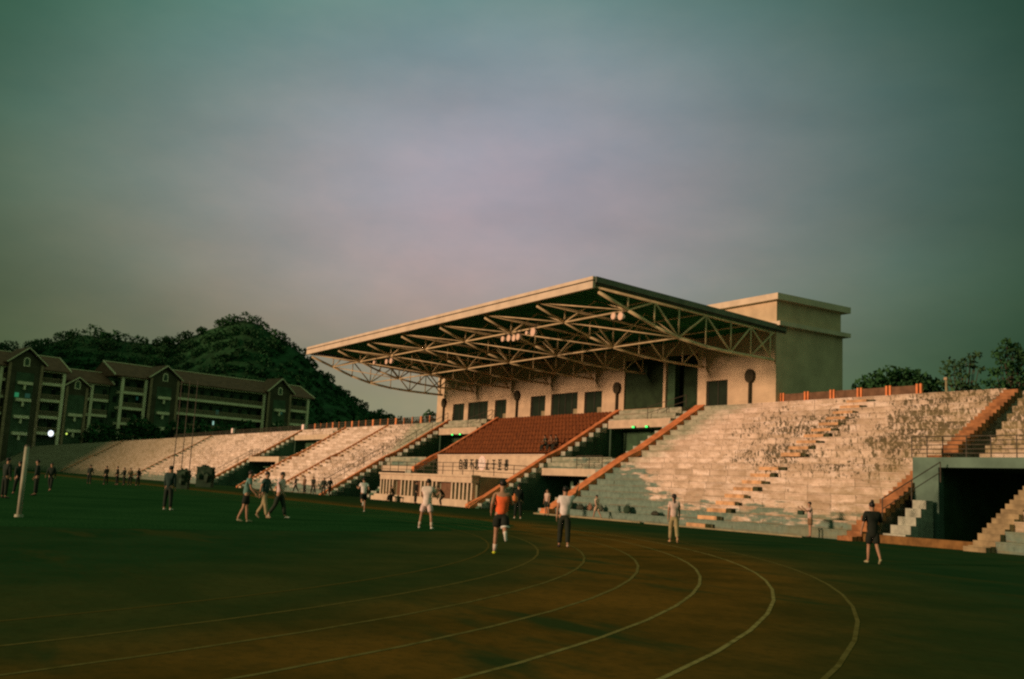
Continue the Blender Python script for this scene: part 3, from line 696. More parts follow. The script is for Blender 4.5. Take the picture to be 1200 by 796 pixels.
# podium with its row of short columns
p = empty('podium', (-74.8, 39, 0), 'cream podium with a colonnaded front below the lettered wall', 'podium')
m = MB(); m.box(-8.2, 8.15, .55, 6.65, -.1, 2.38); m.build('core', M['greywall'], p)
m = MB(); m.box(-8.6, 8.3, -.45, .3, -.1, .55); m.box(-9.2, -8.6, -.45, .2, -.1, .35); m.build('plinth', M['cream'], p, bevel=.02)
m = MB(); m.box(-8.25, 8.2, -.1, .54, 1.86, 2.3); m.box(-8.35, 8.3, -.2, .62, 2.3, 2.46); m.build('beam', M['cream'], p)
cols = []
for a, b, n in ((-8.15,-5.7,5),(-4.0,-1.9,4),(-.3,2.4,5),(5.0,8.1,6)):
    for i in range(n): cols.append(a + (b-a)*i/(n-1))
for x in cols:
    m = MB(); m.box(x-.11, x+.11, -.04, .26, .55, 1.858); m.build('column', M['cream'], p)
m = MB()
for a, b in ((-5.45,-4.2),(-1.65,-.55),(2.65,4.75)): m.box(a, b, .28, .5, .55, 1.855)
m.build('recess_panel', M['panel'], p)
m = MB(); m.box(8.16, 8.25, .63, 6.6, -.1, 2.37); m.build('side_wall', M['greywall'], p)
m = MB(); m.prism_x([(-.6,-.1),(-.6,.25),(.4,.75),(2.2,1.6),(2.2,-.1)], 8.26, 8.8); m.build('ramp_kerb', M['orange'], p)
guard('railing', [(-83.0,39.05,2.46),(-66.7,39.05,2.46),(-66.7,44.6,2.46)], 'thin dark railing along the roof edge of the cream podium', 'bay railings', step=1.6, bars=3, h=.95)
guard('railing', [(-66.4,45.55,2.5),(-66.4,46.4,4.6)], 'short sloping railing at the right end of the lettered wall', 'stair handrails', step=1.2, bars=3, h=.9)
m = MB(); m.box(-.9,.9,-.18,.18,.40,.45); o = empty('bench', (-78.2,38.15,0), 'low dark bench before the podium columns', 'bench'); m.build('seat', M['tarp'], o)
for s in (-.75,.75): m = MB(); m.box(s-.05,s+.05,-.15,.15,0,.40); m.build('leg', M['tarp'], o)

# ------------------------------------------------------------------ pavilion building
XW0, XW1, YW = -98.5, -48.62, 52.5
pv = empty('pavilion', (-73.5, YW, 8.2), 'cream pavilion with dark doors under the canopy and a flat topped tower', 'building')
def px(x): return x + 73.5
H0, H1 = 0., 5.75
opens = [(-94.8,-92.35,2.12),(-91.5,-87.45,2.16),(-86.1,-83.9,2.16),(-79.55,-77.05,2.2),(-76.1,-71.95,2.24),(-70.95,-68.4,2.16),(-55.55,-53.3,2.16)]
xs = [XW0] + [q for o in opens for q in o[:2]] 
m = MB()
walls = []; cur = XW0
for a, b, t in opens[:6]:
    walls.append((cur, a, 0, H1)); walls.append((a, b, t, H1)); cur = b
walls.append((cur, -65.55, 0, H1)); walls.append((-56.5, opens[6][0], 0, H1)); walls.append((opens[6][0], opens[6][1], 2.16, H1)); walls.append((opens[6][1], XW1, 0, H1))
for a, b, z0, z1 in walls: m.box(px(a), px(b)-.0, 0, .35, z0 if z0 else -1, z1)
walls = 0; m.box(px(-65.55)+.0, px(-56.5), .01, .34, 4.45, H1-.002)
m.build('front_wall', M['wall'], pv)
m = MB(); m.box(px(XW1)-.35, px(XW1)-.002, .352, 6.8, -8.2, 5.7); m.box(px(XW0)+.002, px(XW0)+.35, .352, 6.8, -8.2, 5.7); m.box(px(XW0)+.002, px(XW1)-.002, 6.8, 7.0, -8.2, 5.7); m.build('side_wall', M['wall'], pv)
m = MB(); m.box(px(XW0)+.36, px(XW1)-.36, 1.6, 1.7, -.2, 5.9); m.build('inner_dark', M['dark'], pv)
m = MB(); m.box(px(XW0)+.36, px(XW1)-.36, .36, 1.6, -.25, -.02); m.build('floor_slab', M['greywall'], pv)
for i, (a, b, t) in enumerate(opens):
    m = MB(); m.box(px(a)+.02, px(b)-.02, .20, .24, .0, t-.02); d = m.build('door', M['door'], pv)
    m = MB(); n = 2 if b-a < 3 else 4
    for j in range(n+1): x = px(a) + (b-a)*j/n; x = min(max(x, px(a)+.05), px(b)-.05); m.box(x-.035, x+.035, .15, .198, 0, t-.02)
    m.build('door_frame', M['frame'], d)
    if i in (3,4,5,2):
        m = MB(); m.box(px(b)-.75, px(b)-.1, .10, .148, 0, .75); m.build('notice_board', M['louvre'], pv)
# screen between two slim pillars, louvred balustrade below
for x in (-65.55,-60.35): m = MB(); m.box(px(x), px(x)+.3, -.12, .3, -.6, 4.4); m.build('pillar', M['wall'], pv)
m = MB(); m.box(px(-65.24), px(-60.36), .05, .12, .45, 4.5); m.build('dark_screen', M['screen'], pv)
m = MB()
for i in range(5): m.box(px(-65.24), px(-60.36), -.06+.0, .04, -.55+.2*i, -.55+.2*i+.14)
m.build('louvre', M['louvre'], pv)
m = MB(); m.box(px(-60.04), px(-56.52), 1.0, 1.1, -.4, 5.0); m.build('recess', M['screen'], pv)
m = MB(); m.box(px(-60.04), px(-59.2), .1, .6, -.8, 5.0); m.build('recess_pier', M['dark'], pv)
# tower head with two cornices
m = MB(); m.box(px(-60), px(XW1)-.004, .02, 6.8, 5.95, 7.5); m.build('tower_head', M['wall'], pv)
m = MB(); m.box(px(-60.4), px(XW1)+.42, -.35, 7.4, 7.5, 7.95); m.build('cornice', M['trim'], pv)
m = MB(); m.box(px(-60.4), px(XW1)+.42, -.1, 7.4, 5.68, 5.98); m.build('cornice', M['trim'], pv)
# roof canopy
cn = empty('roof_canopy', (-72.85, YW, 0), 'long cantilevered canopy with cream fascia over the red seats', 'canopy'); cx_ = -72.85
def yy(y): return y - YW
XR0, XR1 = -97.1, -48.6
def zt(y): return 14.87 + (y-36.4)*(13.97-14.87)/(52.3-36.4)
m = MB(); m.prism_x([(yy(36.45), zt(36.45)-.2),(yy(36.45), zt(36.45)-.02),(yy(53.5), zt(53.5)-.02),(yy(53.5), zt(53.5)-.2)], XR0-cx_+.05, XR1-cx_-.05); m.build('roof_sheet', M['deck'], cn)
m = MB()
for i in range(int((XR1-XR0)/.6)):
    x = XR0 + .3 + .6*i - cx_; m.prism_x([(yy(36.7), zt(36.7)-.30),(yy(36.7), zt(36.7)-.2),(yy(52.4), zt(52.4)-.2),(yy(52.4), zt(52.4)-.30)], x, x+.16)
m.build('deck_ribs', M['deck'], cn)
m = MB(); z = zt(36.4); m.box(XR0-cx_, XR1-cx_, yy(36.25), yy(36.44), z-.22, z); m.build('fascia', M['trim'], cn)
m = MB(); m.box(XR0-cx_+.01, XR1-cx_-.01, yy(36.34), yy(36.44), z-.30, z-.222); m.build('fascia_groove', M['frame'], cn)
m = MB(); m.box(XR0-cx_, XR1-cx_, yy(36.25), yy(36.46), z-.74, z-.302); m.build('fascia', M['trim'], cn)
for s, xe in ((1, XR1), (-1, XR0)):
    for za, zb, th, mt, nm in ((0,.36,.12,'roofside','side_flashing'),(.36,.50,.06,'frame','side_groove')):
        m = MB(); xa = xe-cx_; m.prism_x([(yy(36.45), zt(36.45)-zb+.0),(yy(36.45), zt(36.45)-za),(yy(53.4), zt(53.4)-za),(yy(53.4), zt(53.4)-zb)], min(xa, xa+s*th), max(xa, xa+s*th)); m.build(nm, M[mt], cn)
# trusses
def chordtop(y): return zt(y) - .62
BOT = [(36.84,13.95),(39.2,13.14),(41.4,12.4),(43.5,11.9),(45.9,11.6),(48.2,11.48),(50.2,11.44),(52.3,11.42)]
def botz(y):
    for (a, za), (b, zb) in zip(BOT[:-1], BOT[1:]):
        if a <= y <= b: return za + (zb-za)*(y-a)/(b-a)
    return BOT[-1][1]
TX = [XR1 - .12 - (XR1-XR0-.24)*i/7 for i in range(8)]
for i, x in enumerate(TX):
    X = x - cx_; thick = .115 if i in (0,7) else .09
    m = MB()
    for (a, za), (b, zb) in zip(BOT[:-1], BOT[1:]): m.tube((X, yy(a), za), (X, yy(b), zb), thick, None, 8)
    m.tube((X, yy(36.6), chordtop(36.6)), (X, yy(52.4), chordtop(52.4)), .085, None, 8)
    bn = [39.2,43.5,48.2,52.0]; tn = [41.4,45.9,50.1]
    for a in bn: m.tube((X, yy(a), botz(a)), (X, yy(a), chordtop(a)), .055, None, 6)
    for a in tn: m.tube((X, yy(a), botz(a)), (X, yy(a), chordtop(a)), .05, None, 6)
    for a, b in ((39.2,41.4),(43.5,41.4),(43.5,45.9),(48.2,45.9),(48.2,50.1),(52.2,50.1)): m.tube((X, yy(a), botz(a)), (X, yy(b), chordtop(b)), .065, None, 6)
    m.tube((X, yy(50.1), botz(50.1)), (X, yy(52.3), chordtop(52.3)), .06, None, 6)
    m.build('truss', M['steel'], cn, True)
for y, rr in ((39.2,.065),(43.5,.06)):
    m = MB(); z = botz(y); m.tube((XR0-cx_+.1, yy(y), z), (XR1-cx_-.1, yy(y), z), rr, None, 8); m.build('long_tie', M['steel'], cn, True)
for a, b in zip(TX[:-1], TX[1:]):
    m = MB(); xm = (a+b)/2 - cx_; A, B = a-cx_, b-cx_
    for y in (39.2, 43.5):
        m.tube((A, yy(y), botz(y)), (xm, yy(y), zt(y)-.5), .05, None, 6); m.tube((B, yy(y), botz(y)), (xm, yy(y), zt(y)-.5), .05, None, 6)
    m.tube((B, yy(39.2), botz(39.2)), (A, yy(43.5), botz(43.5)), .05, None, 6)
    m.tube((B, yy(36.7), zt(36.7)-.7), (A, yy(39.2), botz(39.2)), .045, None, 6)
    m.build('cross_brace', M['steel'], cn, True)
for y in (41.4,45.9,50.1):
    m = MB(); m.tube((XR0-cx_+.1, yy(y), zt(y)-.45), (XR1-cx_-.1, yy(y), zt(y)-.45), .06, None, 6); m.build('purlin', M['steel'], cn, True)

# floodlights hung from the front tie
def floodlight(pxy, label, r=.30, ydep=39.2, flat=False):
    r *= .85
    c = at_y(*pxy, ydep); c.y -= .25
    o = empty('floodlight', c, label, 'floodlight', 'floodlights under the canopy')
    m = MB(); m.disc((0,-.12,0), 'y', r, .05, 20); l = m.build('lens', M['lampglass'], o)
    m = MB(); 
    m.tube((0,-.10,0), (0,.16,0), r*.98, r*.5, 14); m.build('housing', M['white'], o, True)
    m = MB(); m.tube((0,.1,0), (0,.1,r+.45), .03, None, 6); m.build('bracket', M['rail'], o)
    return o
for q, lb, rr in (((594,398),'leftmost floodlight of the middle cluster under the canopy',.24),((601,397),'second floodlight of the middle cluster under the canopy',.30),((607,397),'third floodlight of the middle cluster under the canopy',.28),((612,395.5),'rightmost of the four close floodlights in the middle cluster',.28),
                  ((622,391),'small narrow floodlight left of the large round one',.17),((629.5,390),'large round floodlight right of the middle cluster',.36),((724,371.5),'left floodlight of the pair near the right truss',.26),((732.5,371.5),'right bright floodlight of the pair near the right truss',.30),
                  ((442.5,425.5),'small single floodlight at the left end of the canopy',.22),((457,424.5),'left floodlight of the pair at the left end of the canopy',.28),((462.5,423.5),'right floodlight of the pair at the left end of the canopy',.30)):
    floodlight(q, lb, rr)

# round discs on short posts before the wall
for x, zt_, lb in ((-50.95,10.6,'round dark disc on a post at the right end of the pavilion wall'),(-66.2,10.6,'round dark disc on a post by the slim pavilion pillar'),(-81.8,10.75,'round dark disc on a post between the double and single doors'),(-96.7,10.7,'round dark disc on a post at the left end of the pavilion wall')):
    o = empty('round_sign', (x, 52.36, 8.45), lb, 'sign', 'round discs on posts')
    h = zt_-8.45
    m = MB(); m.tube((0,0,-.1), (0,0,h), .11, None, 8); m.build('post', M['disc'], o)
    m = MB(); m.disc((0,-.03,h-.15), 'y', .43, .16, 24, .50); d = m.build('disc', M['disc'], o)

# exit lamps
for q, y, lb in (((742,500.5),50.4,'left green lamp under the lintel of the right stair bay'),((757.5,500),50.4,'right green lamp under the lintel of the right stair bay'),((530,509.5),50.4,'left green lamp under the lintel of the left stair bay'),((539,509),50.4,'right green lamp under the lintel of the left stair bay')):
    c = at_y(*q, y); o = empty('exit_lamp', c, lb, 'lamp', 'green exit lamps')
    m = MB(); m.box(-.09,.09,-.06,.04,-.06,.06); m.build('lamp_panel', M['exit'], o); m = MB(); m.box(-.12,.12,.04,.14,-.09,.09); m.build('lamp_box', M['rail'], o)

# fence on the terrace crest
def crest_fence(x0, x1, step, label, double=True, mat=M['orange_bright'], panel=True, big=None, z=8.45, h=.62, y=53.0):
    r = empty('crest_fence', (x0, y, z), label, 'fence', 'fences on the terrace crest'); n = round((x1-x0)/step)
    for i in range(n+1):
        x = (x1-x0)*i/n
        m = MB()
        if double: m.box(x-.2,x-.06,-.08,.08,-.05,h+.06); m.box(x+.06,x+.2,-.08,.08,-.05,h+.06)
        else:
            w = .2 if (big and i % big == 0) else .07
            m.box(x-w,x+w,-.08,.08,-.05,h+.05)
        m.build('post', mat, r)
        if i < n:
            xb = (x1-x0)*(i+1)/n; m = MB()
            if panel: m.box(x+.22, xb-.22, -.02, .02, .04, h-.02)
            else:
                for q in range(3): m.box(x+.1, xb-.1, -.025, .025, h*(q+1)/3-.05, h*(q+1)/3)
                nb = 8
                for q in range(nb): xx = x + (xb-x)*(q+.5)/nb; m.box(xx-.02, xx+.02, -.02, .02, 0, h)
            m.build('panel', M['panel'] if panel else M['rail'], r)
    return r
crest_fence(-48.45, -37.6, 2.17, 'low fence of paired orange posts and brown panels right of the tower')
crest_fence(-136, -98.7, 2.2, 'dark barred fence with orange posts on the crest left of the pavilion', False, M['orange'], False, 3, z=8.45, h=.85)
crest_fence(-215, -136.4, 4.5, 'thin dim railing on the crest of the far left terrace', False, M['rail'], False, None, z=8.45, h=.8)
m = MB(); c = at_y(1109,452,53.); m.tube((0,0,-.3), (0,0,.55), .07, None, 8); o = empty('marker_post', (c.x, 53., 8.7), 'small yellowish post standing alone on the right terrace crest', 'post'); m.build('post_shaft', M['louvre'], o); m = MB(); m.box(-.1,.1,-.1,.1,.55,.7); m.build('post_cap', M['yellow'] if False else M['sand'], o)
for q, lb in (((273,505),'left small pale box fixed on the far crest railing'),((356,501),'right small pale box on the crest near the far stair bay')):
    c = at_y(*q, 52.6); o = empty('lamp_box', c, lb, 'lamp', 'pale boxes on the crest')
    m = MB(); m.box(-.42,.42,-.2,.2,-.42,.42); m.build('box_body', M['emblem'], o, bevel=.05); m = MB(); m.tube((0,.1,-.42), (0,.1,-1.0), .05, None, 6); m.build('bracket', M['rail'], o)

# ------------------------------------------------------------------ small things at the terrace foot
def bag(x, y, z, w, h, d, label, mat, rz=0):
    o = empty('bag', (x, y, z), label, 'bag', 'bags left at the terrace foot', rz)
    m = MB(); m.ball((0,0,h*.46), w/2, d/2, h*.52, 14, 10, None, .25); m.build('bag_body', mat, o, True)
    m = MB(); 
    for i in range(6):
        a = math.pi*i/6; b = math.pi*(i+1)/6; m.tube((w*.25*math.cos(a),0,h*.85+h*.3*math.sin(a)), (w*.25*math.cos(b),0,h*.85+h*.3*math.sin(b)), .02, None, 6)
    m.build('handle', mat, o)
lo_z = LOW[0][1]
bag(-54.2, 39.25, lo_z, .75, .5, .4, 'large dark bag on the first row next to the orange stair', M['tarp'])
bag(-53.0, 39.25, lo_z, .6, .36, .35, 'low dark bag second along the first row', cloth((.05,.06,.04)), .4)
bag(-52.0, 39.25, lo_z, .5, .42, .3, 'brownish pink bag on the first row', cloth((.38,.20,.13)))
bag(-50.9, 39.25, lo_z, .5, .40, .34, 'dull grey bag left of the cream dressed child', cloth((.10,.11,.08)), .3)
bag(-48.2, 39.25, lo_z, .62, .48, .4, 'black bag right of the cream dressed child', M['tarp'])
bag(-45.6, 39.25, lo_z, .7, .24, .35, 'flat dark bag on the first row toward the right aisle', cloth((.05,.05,.035)))
m = MB(); m.box(-.35,.35,-.25,.25,0,.42); o = m.build('orange_crate', M['orange'], bevel=.04); o.location = (-54.9, 37.9, 0); tag(o, 'orange crate on the ground at the central tunnel mouth', 'crate')

# covered equipment and slim poles out on the left
def covered(px0, px1, ytop, ybot, label, xw):
    a = at_ground((px0+px1)/2, ybot); sc = abs(at_x(px1, ybot, a.x).y - at_x(px0, ybot, a.x).y)
    w = sc*.92; tp = at_x((px0+px1)/2, ytop, a.x).z
    o = empty('covered_equipment', (a.x, a.y, 0), label, 'equipment', 'covered equipment on the left grass', R(-30))
    m = MB(); m.box(-w*.4, w*.4, -w*.5, w*.5, 0, tp*.9); m.ball((0,0,tp*.55), w*.62, w*.6, tp*.45, 14, 10, None, .5); m.build('tarpaulin', M['tarp'], o)
    m = MB(); m.box(-w*.42, w*.42, -w*.52, w*.52, tp*.88, tp*.95); m.build('lid', M['tarp'], o)
covered(206, 221, 550, 573, 'low dark covered equipment below the slim poles', 2); covered(230, 249, 546, 571, 'tall dark covered equipment right of the slim poles', 2)
for (xb, xt, yb), lb in (((201,210,566),'leftmost of three slim dark poles on the left grass'),((210.5,216,566),'middle of three slim dark poles on the left grass'),((220,227,566),'rightmost of three slim dark poles on the left grass')):
    a = at_ground(xb, yb + 4); t = at_x(xt, 446, a.x); o = empty('slim_pole', (a.x, a.y, 0), lb, 'pole', 'slim poles on the left grass')
    m = MB(); m.tube((0,0,0), (0,0,t.z), .055, .035, 8); m.build('shaft', M['rail'], o); m = MB(); m.tube((0,0,0), (0,0,.35), .12, .09, 8); m.build('base', M['rail'], o)
# grey post at the left
o = empty('grey_post', (-33.7, 3.95, 0), 'pale grey upright post on the grass at the left edge', 'post')
m = MB(); m.tube((0,0,0), (0,0,2.12), .075, .07, 14); m.build('shaft', M['pole'], o, True); m = MB(); m.tube((0,0,0), (0,0,.08), .13, .12, 14); m.build('foot', M['pole'], o)
m = MB(); m.tube((0,0,2.12), (0,0,2.17), .08, .05, 14); m.build('cap', M['rail'], o)

# ------------------------------------------------------------------ apartment houses
U = Vector((-.24957608, .96835519, 0)); NRM = Vector((.96835519, .24957608, 0)); P0 = Vector((-232.284, 49.624, 0)); HROT = math.atan2(U.y, U.x)
HS = 2.0
def floorline(r, s0, s1, zf, dep, mat_rail=M['hrail'], cols=(), lit=None):
    m = MB(); m.box(s0, s1, -dep, 0, zf-.55, zf); sl = m.build('floor_slab', M['htrim'], r)
    m = MB(); m.box(s0, s1, -dep, -dep+.06, zf+.9, zf+1.0); m.box(s0, s1, -dep, -dep+.06, zf+.06, zf+.14)
    n = int((s1-s0)/.28)
    for i in range(n): x = s0 + (s1-s0)*(i+.5)/n; m.box(x-.05, x+.05, -dep+.005, -dep+.055, zf+.14, zf+.9)
    m.build('railing', mat_rail, r)
def house(label, s0, s1, dep, z_ridge, z_eave, zbase, floors, gables, cols, bays, roof_hip=0, tall=10):
    q = P0 + U*s0; o = empty('apartment_house', (q.x*HS, q.y*HS, CAMH*(1-HS)), label, 'building', 'apartment houses on the left', HROT); o.scale = (HS,)*3; W = s1-s0
    def L(s): return s - s0
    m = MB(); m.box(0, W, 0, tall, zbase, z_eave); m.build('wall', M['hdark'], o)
    # windows along the recessed wall
    for zf in floors:
        x = .8
        while x < W - 1:
            m = MB(); m.box(x, x+.9, -.05, -.002, zf+.9, zf+2.2); m.build('window', M['door'], o); x += 2.6
    for a, b, dp in bays:
        for zf in floors: floorline(o, L(a), L(b), zf, dp)
        m = MB(); m.box(L(a)-.1, L(b)+.1, -dp-.05, -.01, z_eave-.35, z_eave+.02); m.build('eave_beam', M['htrim'], o)
    for c, dp in cols:
        m = MB(); m.box(L(c)-.3, L(c)+.3, -dp-.08, -dp+.36, zbase, z_eave-.36); m.build('column', M['htrim'], o)
    # main roof
    dpm = max(b[2] for b in bays)
    m = MB(); m.prism_x([(-dpm-.7, z_eave+.05),(tall/2-1, z_ridge),(tall+.5, z_eave+.05),(tall+.5, z_eave-.12),(-dpm-.7, z_eave-.12)], -.4, W+.4); rf = m.build('roof', M['tile'], o)
    m = MB(); m.box(-.45, W+.45, tall/2-1.15, tall/2-.85, z_ridge, z_ridge+.16); m.build('ridge_cap', M['htrim'], rf)
    for e in (-.45, W+.42):
        m = MB(); m.bar((e, -dpm-.7, z_eave+.1), (e, tall/2-1, z_ridge+.08), .14, .3); m.build('verge', M['htrim'], rf)
    # gabled stair towers
    for a, b, zp, zs in gables:
        A, B = L(a), L(b); md = (A+B)/2; dp = dpm + 1.0
        m = MB(); m.prism_y([(A, zbase),(B, zbase),(B, zs),(md, zp-.5),(A, zs)], -dp, 2); g = m.build('gable_tower', M['brick'], o)
        m = MB(); 
        m.prism_y([(A-.7, zs-.55),(md, zp),(B+.7, zs-.55),(B+.7, zs-.25),(md, zp+.35),(A-.7, zs-.25)], -dp-.5, 3); gr = m.build('gable_roof', M['tile'], g)
        m = MB(); m.bar((A-.75, -dp-.56, zs-.42), (md, -dp-.56, zp+.17), .16, .5, (0,1,0)); m.bar((B+.75, -dp-.56, zs-.42), (md, -dp-.56, zp+.17), .16, .5, (0,1,0)); m.build('verge', M['htrim'], gr)
        m = MB(); w = .62
        ring = [(md-w, zs-.9),(md-w, zs+.35)] + [(md - w*math.cos(math.pi*i/8), zs+.35+w*math.sin(math.pi*i/8)) for i in range(1,8)] + [(md+w, zs+.35),(md+w, zs-.9)]
        m.prism_y(ring, -dp-.08, -dp-.004); wn = m.build('arched_window', M['htrim'], g)
        w2 = .40; ring = [(md-w2, zs-.72),(md-w2, zs+.3)] + [(md - w2*math.cos(math.pi*i/8), zs+.3+w2*math.sin(math.pi*i/8)) for i in range(1,8)] + [(md+w2, zs+.3),(md+w2, zs-.72)]
        m = MB(); m.prism_y(ring, -dp-.10, -dp-.082); m.build('pane', M['hdark'], wn)
        m = MB(); m.box(md-1.75, md+1.75, -dp-.03, -dp-.003, zbase, zs-2.2); m.build('stairwell_recess', M['hdark'], g)
        for j, zf in enumerate(floors[::-1]):
            if zf + 1.4 > zs - 2.2: continue
            m = MB(); m.box(md-1.45, md+1.45, -dp-.7, -dp-.035, zf-1.9-.5+1.4, zf-1.9+.1+1.4); m.box(md-.2, md+.2, -dp-.5, -dp-.04, zf-3.4+1.4, zf-2.4+1.4); m.build('balcony', M['htrim'], g)
        for e in (A+.1, B-.1):
            m = MB(); m.box(e-.28, e+.28, -dp-.12, -dp-.004, zbase, zs-.4); m.build('pilaster', M['hrail'], g)
    return o, L
FL = [18.35, 14.95, 11.55, 8.2]
h3, L3 = house('long apartment house with two gabled stair towers left of the hill slope', -7.9, 43.6, 0, 24.95, 21.6, .5, FL, [(-.3,6.3,24.7,22.3),(30.2,36.6,25.3,22.4)],
      [(-6.3,2.4),(-.95,2.4),(29.6,2.4),(42.5,2.4)], [(-6.5,-.7,2.2),(6.3,30.0,2.2),(36.7,42.7,2.2)])
h1, L1 = house('apartment house with a broad gable at the far left edge', -42, -18.3, 0, 24.3, 20.9, .5, FL, [(-30.4,-23.9,24.7,22.0)], [(-19.0,2.4),(-31.5,2.4)], [(-23.8,-18.9,2.2),(-41,-30.5,2.2)])
h2, L2 = house('small recessed apartment house between the two larger houses', -18.1, -8.1, 0, 22.3, 19.5, .5, [16.2,12.9,9.6], [(-18.0,-13.6,20.0,18.6)], [(-12.2,.9)], [(-13.2,-8.4,.8)])
def lit(par, L, s, z, w, h, mat, dp=.06):
    m = MB(); m.box(L(s)-w/2, L(s)+w/2, -dp-.04, -dp, z-h/2, z+h/2); m.build('lit_window', mat, par)
lit(h1, L1, -28.4, 15.2, .8, .9, M['greenlit'], 3.3); lit(h1, L1, -26.3, 15.2, 1.0, .9, M['teallit'], 3.3)
lit(h3, L3, -1.6, 17.2, .45, .8, M['teallit'], .1); lit(h3, L3, 18.5, 15.9, .8, 1.0, M['teallit'], .1); lit(h3, L3, 17.7, 13.3, .4, .9, M['whitelit'], .1); lit(h3, L3, 33.9, 17.2, 1.0, .9, M['teallit'], 3.3)
# street lamps before the houses
for q, d, mt, rr, lb, hh in (((59.5,508),398,'street',1.05,'brightly shining white street lamp below the left house',7.5),((78,508.5),398,'yellow',.36,'small dim yellow lamp right of the bright street lamp',7.0)):
    c = Vector((0,0,CAMH)) + ray(*q)*d; o = empty('street_lamp', (c.x, c.y, 0), lb, 'street lamp', 'street lamps before the houses')
    m = MB(); m.tube((0,0,0), (0,0,c.z-.1), .09, .06, 8); m.build('pole', M['rail'], o)
    m = MB(); m.ball((0,0,c.z), rr, rr, rr*1.15 if rr > .3 else rr*.6, 14, 10); m.build('lamp_globe', M[mt], o, True)

# ------------------------------------------------------------------ trees, hill, forest
def leaves(m, c, rad, n, size, rg, squash=.8, shell=.35):
    for _ in range(n):
        d = Vector((rg.gauss(0,1), rg.gauss(0,1), rg.gauss(0,1))).normalized(); rr = rad*(shell + (1-shell)*rg.random())**.6*rg.uniform(.75,1.12)
        p = c + Vector((d.x*rr, d.y*rr, d.z*rr*squash)); a = Vector((rg.gauss(0,1), rg.gauss(0,1), rg.gauss(0,1))).normalized(); b = a.orthogonal().normalized(); s = size*rg.uniform(.5,1.2)
        b = Matrix.Rotation(rg.random()*6.28, 3, a) @ b; t = a.cross(b)
        o = len(m.v); m.v += [tuple(p - b*s), tuple(p + t*s*.55), tuple(p + b*s), tuple(p - t*s*.55)]; m.f.append((o,o+1,o+2,o+3))
def build_leaves(m, name, mat, parent):
    me = bpy.data.meshes.new(name); me.from_pydata(m.v, [], m.f); me.materials.append(mat); o = bpy.data.objects.new(name, me); COL.objects.link(o)
    if parent: o.parent = parent
    return o
def tree(name, loc, h, blobs, label, mat, group=None, n=260, size=.35, trunk=.25, seed=1, limbs=True):
    rg = random.Random(seed); o = empty(name, loc, label, 'tree', group)
    m = MB(); zl = min(b[2] for b in blobs); m.tube((0,0,-.5), (0,0,zl*.6), trunk, trunk*.75, 8); m.tube((0,0,zl*.6), (0,0,zl+ (h-zl)*.3), trunk*.75, trunk*.4, 8)
    if limbs:
        for x, y, z, r in blobs: m.tube((0,0,zl*.6), (x*.8, y*.8, z), trunk*.4, trunk*.14, 6)
    m.build('trunk', M['bark'], o)
    m = MB()
    for x, y, z, r in blobs: leaves(m, Vector((x,y,z)), r, int(n*r*r), size, rg)
    build_leaves(m, 'crown', mat, o)
    return o
# right: a low dense tree and loose taller ones behind the crest
def place(px, py, d): return Vector((0,0,CAMH)) + ray(px, py)*d
def pix_tree(base_px, dist, blobs_px, label, mat, seed, n=60, size=.32, trunk=.25, group='trees behind the right terrace', name='tree'):
    b = place(base_px, 460, dist); scale = dist/F_
    bl = []
    rt = Vector((CAMR @ Vector((1,0,0)))); rt.z = 0; rt.normalize()
    for x, y, r in blobs_px:
        p = place(x, y, dist); dx = p - b; al = dx.x*rt.x + dx.y*rt.y
        bl.append((rt.x*al, rt.y*al, p.z, r*scale)); 
        bl.append((rt.x*al + .3, rt.y*al + r*scale*.7, p.z - .1, r*scale*.8))
    return tree(name, (b.x, b.y, 0), max(q[2] for q in bl), bl, label, mat, group, n, size, trunk, seed)
pix_tree(1052, 115, [(1022,446,14),(1040,440,15),(1058,440,15),(1075,443,14),(1090,450,12),(1008,452,9),(1050,452,18),(1030,455,16),(1072,456,16),(1094,458,9)], 'low rounded dark tree behind the fence right of the tower', M['leaf'], 3, 70, .34)
pix_tree(1128, 112, [(1118,427,11),(1136,424,9),(1143,415,8),(1110,436,8),(1128,438,8),(1148,432,6),(1122,452,13),(1140,455,12),(1105,448,6)], 'loose crowned tree with gaps left of the tallest right tree', M['leaf2'], 5, 46, .28)
pix_tree(1185, 108, [(1183,404,11),(1192,412,13),(1172,415,9),(1180,428,13),(1198,430,15),(1165,436,8),(1190,448,16),(1168,452,12),(1206,415,14),(1155,447,7)], 'tallest tree at the right edge behind the terrace', M['leaf'], 8, 52, .30)
pix_tree(502, 150, [(502,484,5),(507,486,4),(499,488,4),(504,491,5)], 'tiny tree seen beside the left end of the pavilion', M['leaf'], 11, 60, .3, .15, group=None)
# dark trees in front of the houses
for i, (x, y, r, d) in enumerate(((8,505,12,432),(30,508,10,432),(92,506,12,425),(118,503,11,420),(163,496,11,415),(178,504,9,412),(208,502,12,416),(236,500,9,424),(262,503,10,428),(290,498,8,438),(140,510,9,418),(328,500,8,446))):
    pix_tree(x, d, [(x,y,r),(x-r*.8,y+6,r*.8),(x+r*.8,y+6,r*.8),(x,y+14,r)], ('%s dark tree before the %s' % (('tall','low','round','spreading','bushy','small')[i % 6], ('far left house wall','far left house, right part','narrow recessed house','recessed house, right side','first gable of the long house','first stair tower foot','gallery of the long house, left part','gallery of the long house, middle','gallery of the long house, right part','second gable of the long house','street between the houses','right end bay of the long house')[i])), M['leaf'], 20+i, 5, 1.1, .35, 'trees before the houses')
